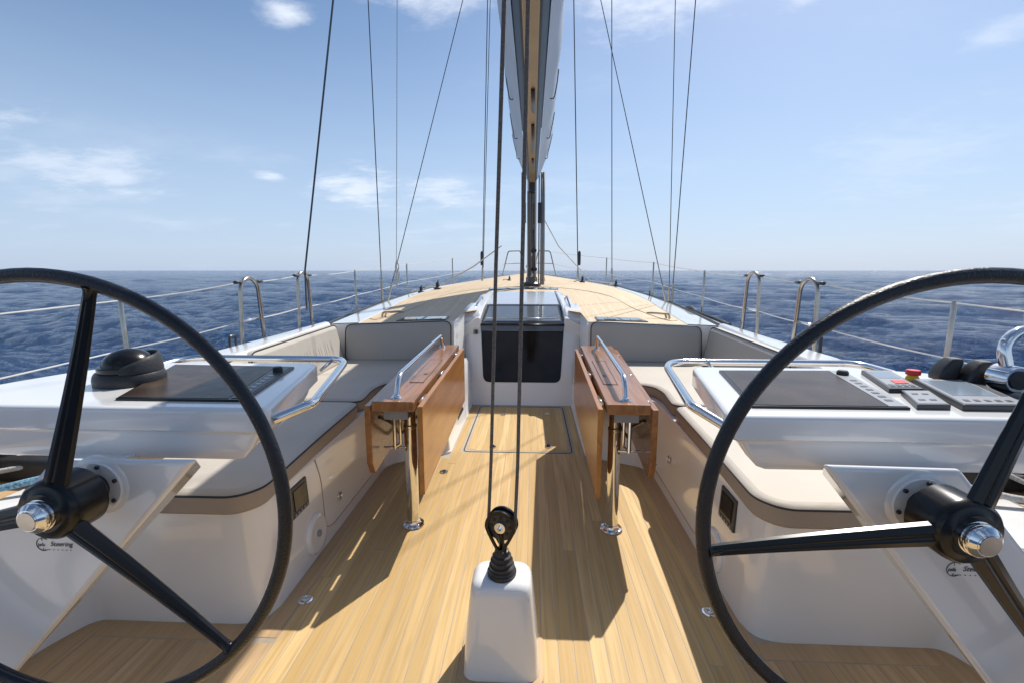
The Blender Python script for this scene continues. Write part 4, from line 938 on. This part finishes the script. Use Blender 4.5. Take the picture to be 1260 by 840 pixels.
# boom and sail bag (both run aft from the mast over the cockpit)
def bz(y): return 2.50 + (y - 2.1) * (2.84 - 2.50) / (8.0 - 2.1)
e = empty('boom', (MX, 8.0, bz(8.0)), 'long dark boom with a golden underside running aft over the cockpit', 'boom')
mb = MB(); rows = []
for y in np.linspace(1.0, 7.95, 12):
    w_ = .082 if y > 1.2 else .07; z = bz(y) - bz(8.0)
    rows.append([(-w_, y - 8, z + .34), (-w_ * 1.15, y - 8, z + .20), (-w_ * 1.05, y - 8, z + .05), (-w_ * .62, y - 8, z), (w_ * .62, y - 8, z), (w_ * 1.05, y - 8, z + .05), (w_ * 1.15, y - 8, z + .20), (w_, y - 8, z + .34)])
mb.rings(rows); mb.build('boom_tube', CARBON, e, ang=30)
mb = MB(); rows = []
for y in np.linspace(1.05, 7.9, 12):
    z = bz(y) - bz(8.0) - .004; rows.append([(-.039, y - 8, z), (-.035, y - 8, z - .004), (.035, y - 8, z - .004), (.039, y - 8, z)])
mb.rings(rows, closed=True); mb.build('underside_reflection', TEAK_REFL, e)  # strip carrying the painted teak reflection
for y0, y1 in ((3.2, 3.7), (4.1, 5.3), (5.7, 6.3)):
    mb = MB(); mb.tube([(.01, y0 - 8, bz(y0) - bz(8) - .014), (.015, y1 - 8, bz(y1) - bz(8) - .014)], .014, 8); mb.build('line_slot', CASE, e)
mb = MB()
for y in (1.45, 1.52): mb.lathe([(.03, -.012), (.034, 0), (.03, .012)], 16, axis='x', o=(0, y - 8, bz(y) - bz(8) - .05))
mb.build('sheet_block', RUBBER, e)
bag = MB(); rows = []
for y in np.concatenate([[1.15, 1.2], np.linspace(1.5, 7.6, 26), [7.9, 8.02]]):
    t = (y - 1.15) / 6.8; h = .30 + .95 * max(0, t) ** 1.3; ww = .150 + .19 * max(0, t); 
    if y < 1.19 or y > 8.0: ww *= .6; h *= .7
    z = bz(y) + .10; rp = []
    prof = [(.090, -.05), (.118, .01), (.155 + (ww - .15) * .45, .18 * h + .02), (ww * .93, .42 * h), (ww, .62 * h), (ww * .86, .84 * h), (ww * .45, .97 * h), (0, h)]
    wob = .006 * math.sin(y * 5.1)
    L1 = [(-(a + wob * (1 if a > .14 else 0)), b) for a, b in prof]; R1 = [((a - wob * (1 if a > .14 else 0)), b) for a, b in prof[:-1]][::-1]
    rows.append([(MX + a, y, z + b) for a, b in L1 + R1])
bag.rings(rows, closed=False, cap=False)
o = bag.build('sail_bag', BAG); tag(o, 'pale blue grey sail bag bulging on both sides of the boom', 'sail bag'); 
md = o.modifiers.new('subsurf', 'SUBSURF'); md.levels = 1; md.render_levels = 1
for s in (-1, 1):   # thin lines hanging in loops on the bag
    for y in (3.9, 5.5, 7.0):
        t = (y - 1.15) / 6.8; ww = .150 + .19 * t; h = .30 + .95 * t ** 1.3; z = bz(y) + .10
        w2 = .155 + (ww - .15) * .45; pts = [(s * (ww * .93), 0, .42 * h), (s * (w2 + (ww * .93 - w2) * .5 + .004), .01, .30 * h), (s * (w2 + .006), .05, .18 * h + .02), (s * (w2 - .01), .12, .13 * h), (s * .135, .16, .16 * h)]
        mb = MB(); mb.tube(smooth_path([(a, b, c_) for a, b, c_ in pts], 5), .005, 5); q = mb.build('bag_tie', WIRE); q.parent = o; q.location = (MX, y, z)

def stay(name, p, r, mat, label, turn=None, grp='wires and stays of the rig', cat='stay'):
    mb = MB(); mb.tube(p, r, 7); o = mb.build(name, mat); tag(o, label, cat, grp)
    if turn:
        a = Vector(p[0]); b = Vector(p[1]); d = (b - a).normalized(); mb = MB(); mb.tube([a, a + d * turn * .3, a + d * turn], r * 2.6, 8, rad=[r * 3.2, r * 2.8, r * 2.2]); q = mb.build('turnbuckle', STEEL_DULL); q.parent = o
    return o
def ext(a, b, k): a = Vector(a); b = Vector(b); return [tuple(a), tuple(a + (b - a) * k)]
stay('shroud', ext((2.09, 6.6, .78), (2.193, 6.6, 4.843), 3.0), .0068, WIRE, 'outermost starboard shroud from the deck edge, on the right of its pair', .42)
stay('shroud', ext((2.06, 6.6, .78), (1.934, 6.6, 4.849), 3.0), .0055, WIRE, 'thin starboard shroud rising straight up left of the outermost one', .40)
stay('shroud', ext((2.03, 6.5, .78), (1.05, 7.2, 5.19), 2.6), .0060, WIRE, 'slanting starboard shroud leaning inboard towards the mast', .40)
stay('shroud', ext((-2.09, 6.6, .78), (-2.106, 6.6, 4.944), 3.0), .0068, WIRE, 'outermost port shroud leaning slightly left near the chainplate', .50)
stay('shroud', ext((-2.03, 6.5, .78), (-.92, 7.2, 5.24), 2.6), .0060, WIRE, 'slanting port shroud leaning inboard towards the mast', .45)
stay('running_backstay', [(-2.02, 4.20, 1.02), (-1.92, 4.02, 1.38), (-1.525, 4.0, 3.53), (-.95, 4.3, 8.5)], .0082, WIRE, 'thick black running stay made fast at the forward port gate hoop')
stay('flag_line', [(-1.80, 6.4, 1.30), (-1.80, 6.4, 1.50), (-1.66, 6.4, 4.83), (-1.1, 6.9, 9)], .0050, WIRE_L, 'thin pale halyard knotted beside the port shrouds', grp=None, cat='rope')
mb = MB()
for k in range(5): mb.tube(smooth_path([(-1.80, 6.4, 1.52), (-1.80 + .03 * math.cos(k * 2), 6.4, 1.42), (-1.80 + .035 * math.sin(k * 1.7), 6.4, 1.33), (-1.80 + .012 * k - .02, 6.4, 1.14 + .02 * k)], 4), .006, 6)
o = mb.build('rope_tail', ROPE_W); tag(o, 'hanging knot of spare white rope beside the port shrouds', 'rope')
stay('inner_shroud', ext((1.20, 11, .98), (.967, 11, 7.213), 2.0), .012, WIRE, 'starboard inner shroud nearer the mast, with a black turnbuckle', .4)
stay('inner_shroud', ext((2.0, 11, .98), (1.79, 11, 7.193), 2.0), .010, WIRE, 'starboard inner shroud farther from the mast, standing by a block', .45)
stay('inner_shroud', ext((-1.10, 11, 1.05), (-.918, 11, 7.257), 2.0), .010, WIRE, 'port inner shroud nearer the mast, left line of a close pair', .4)
stay('inner_shroud', ext((-1.07, 11, 1.45), (-.86, 11, 7.257), 2.0), .008, WIRE, 'port inner shroud nearer the mast, right line of a close pair')
for x, nm in ((1.21, 'starboard'), (-1.10, 'port')):
    mb = MB(); mb.lathe([(.03, 0), (.035, .05), (.035, .28), (.02, .33)], 12); o = mb.build('fitting_sleeve', CASE); o.location = (x, 10.98, 1.50); tag(o, 'black sleeve on the %s inner shroud level with the lifeline' % nm, 'rigging fitting')
stay('sheet_line', [(.32, 9.0, 2.35), (.62, 9.2, 1.85), (1.35, 9.9, 1.16), (1.95, 9.6, 1.10)], .010, WIRE_L, 'pale line running from the mast down to the starboard foredeck block', grp=None, cat='rope')
stay('sheet_line', [(-1.55, 8.5, 1.14), (-1.0, 8.6, 1.45), (-.5, 9.0, 1.85)], .012, ROPE_W, 'pale line running from the port foredeck block up towards the mast', grp=None, cat='rope')
def deck_block(x, y, label, sc=1.0):
    z = deck_z(x, y); e = empty('deck_block', (x, y, z), label, 'block', 'black blocks on the foredeck')
    mb = MB(); mb.lathe([(.05, -.025), (.055, -.02), (.045, 0), (.055, .02), (.05, .025)], 18, axis='x', o=(0, 0, .09)); mb.build('sheave', RUBBER, e)
    mb = MB(); mb.box((-.06, -.08, 0), (.06, .08, .03)); mb.tube([(0, -.06, .02), (.01, 0, .17)], .014, 8); mb.build('block_frame', CASE, e, bevel=.006)
    mb = MB(); mb.tube(smooth_path([(-.22, -.10, .02), (-.13, -.05, .05), (-.05, .02, .03), (.05, .03, .08)], 4), .016, 8); mb.build('line_tail', ROPE_W, e); e.scale = (sc * .72,) * 3
deck_block(-1.60, 8.2, 'black block on the port edge of the foredeck with a pale line', 1.3)
deck_block(-1.78, 7.7, 'low black block just aft of the port foredeck block', 1.0)
deck_block(1.22, 10.3, 'black block on the starboard foredeck left of the inner shroud', 1.2)
deck_block(1.80, 9.4, 'black block at the foot of the starboard inner shroud', 1.0)
deck_block(.36, 10.5, 'small black block on deck close right of the mast foot', .9)
deck_block(-.42, 10.5, 'small black block on deck close left of the mast foot', .9)
# low black mound of sheet on the starboard side deck
mb = MB()
for k in range(6): mb.tube(smooth_path([(2.03 + .02 * k, 5.35 + .05 * k, .86), (2.06, 5.7 + .04 * k, .93 - .012 * k), (2.10 + .01 * k, 6.15, .87), (2.12, 6.5, .86)], 5), .022, 7)
o = mb.build('coiled_sheet', RUBBER); tag(o, 'black coiled sheet lying on the starboard deck edge by the shrouds', 'rope')
mb = MB(); mb.tube(smooth_path([(s_x, y, lerp(CZ, y) + .0) for s_x, y in ((1.90, 4.2), (1.97, 4.7), (2.02, 5.5))], 5), .020, 7); o = mb.build('deck_line', RUBBER); tag(o, 'black line along the starboard deck edge by the second stanchion', 'rope')

# flush ports behind the cross seat backs and hatch before the mast
def port(name, quad, label, grp=None, panes=2):
    cx_ = sum(p[0] for p in quad) / 4; cy = sum(p[1] for p in quad) / 4; z = max(deck_z(*p) for p in quad)
    e = empty(name, (cx_, cy, 0), label, 'hatch', grp)
    def lv(q, up): return [(x - cx_, y - cy, deck_z(x, y) + up) for x, y in q]
    mb = MB(); mb.rings([lv(quad, -.01), lv(quad, .008)], smooth=False); mb.build('frame', CASE, e)
    a, b, c_, d = [Vector(p) for p in quad]
    for k in range(panes):
        u0, u1 = (k + .06) / panes, (k + .94) / panes
        q = [a + (b - a) * u0 + (d - a) * .12, a + (b - a) * u1 + (d - a) * .12, d + (c_ - d) * u1 - (d - a) * .12, d + (c_ - d) * u0 - (d - a) * .12]
        mb = MB(); mb.add(lv([tuple(v) for v in q], .0095), [[0, 1, 2, 3]]); mb.build('pane', PORTG, e)
    for u in (.27, .78):
        p = a + (b - a) * u + (d - a) * .1; mb = MB(); x, y = p; zz_ = deck_z(x, y); mb.box((x - cx_ - .05, y - cy - .0, zz_ + .008), (x - cx_ + .05, y - cy + .035, zz_ + .02)); mb.build('catch', STEEL, e)
port('deck_window', [(-1.165, 4.19), (-.70, 4.19), (-.71, 4.43), (-1.13, 4.43)], 'narrow flush window in the port deck behind the grey backrest', 'flush windows in the deck')
port('deck_window', [(.70, 4.19), (1.165, 4.19), (1.13, 4.43), (.71, 4.43)], 'narrow flush window in the starboard deck behind the grey backrest', 'flush windows in the deck')
port('deck_hatch', [(-.60, 7.35), (.52, 7.35), (.54, 7.75), (-.62, 7.75)], 'wide grey flush hatch in the deck just before the mast', None, 4)
def popup(x, y, label, fl):
    z = deck_z(x, y); mb = MB(); mb.tube(round_path([(-.11 * fl, 0, .0), (-.10 * fl, 0, .045), (.07 * fl, .02, .055), (.11 * fl, .02, .05)], .03), .011, 8); mb.tube([(-.10 * fl, .07, .0), (-.07 * fl, .03, .05)], .010, 8)
    o = mb.build('deck_cleat', STEEL_DULL); o.location = (x, y, z); tag(o, label, 'cleat', 'folding cleats on the deck')
popup(-1.30, 4.52, 'folding steel cleat on the port deck near the white shoulder', 1)
popup(1.34, 4.50, 'folding steel cleat on the starboard deck near the white shoulder', -1)
mb = MB(); mb.tube(round_path([(-1.83, 2.80, .86), (-1.83, 2.80, .965), (-1.83, 2.86, .965), (-1.83, 2.86, .86)], .02), .008, 6); o = mb.build('coaming_eye', CASE); tag(o, 'small dark eye on the port coaming beside the aft gate hoop', 'eye')
mb = MB(); mb.lathe([(.012, 0), (.010, .08), (.006, .09)], 10); o = mb.build('deck_pin', CASE); o.location = (1.97, 7.35, .97); tag(o, 'short black pin on the white starboard shoulder forward of the shrouds', 'pin')
mb = MB(); mb.lathe([(.012, 0), (.010, .10), (.006, .11)], 10); o = mb.build('deck_pin', CASE); o.location = (1.85, 2.80, .88); tag(o, 'short black pin on the starboard coaming beside the aft gate hoop', 'pin')
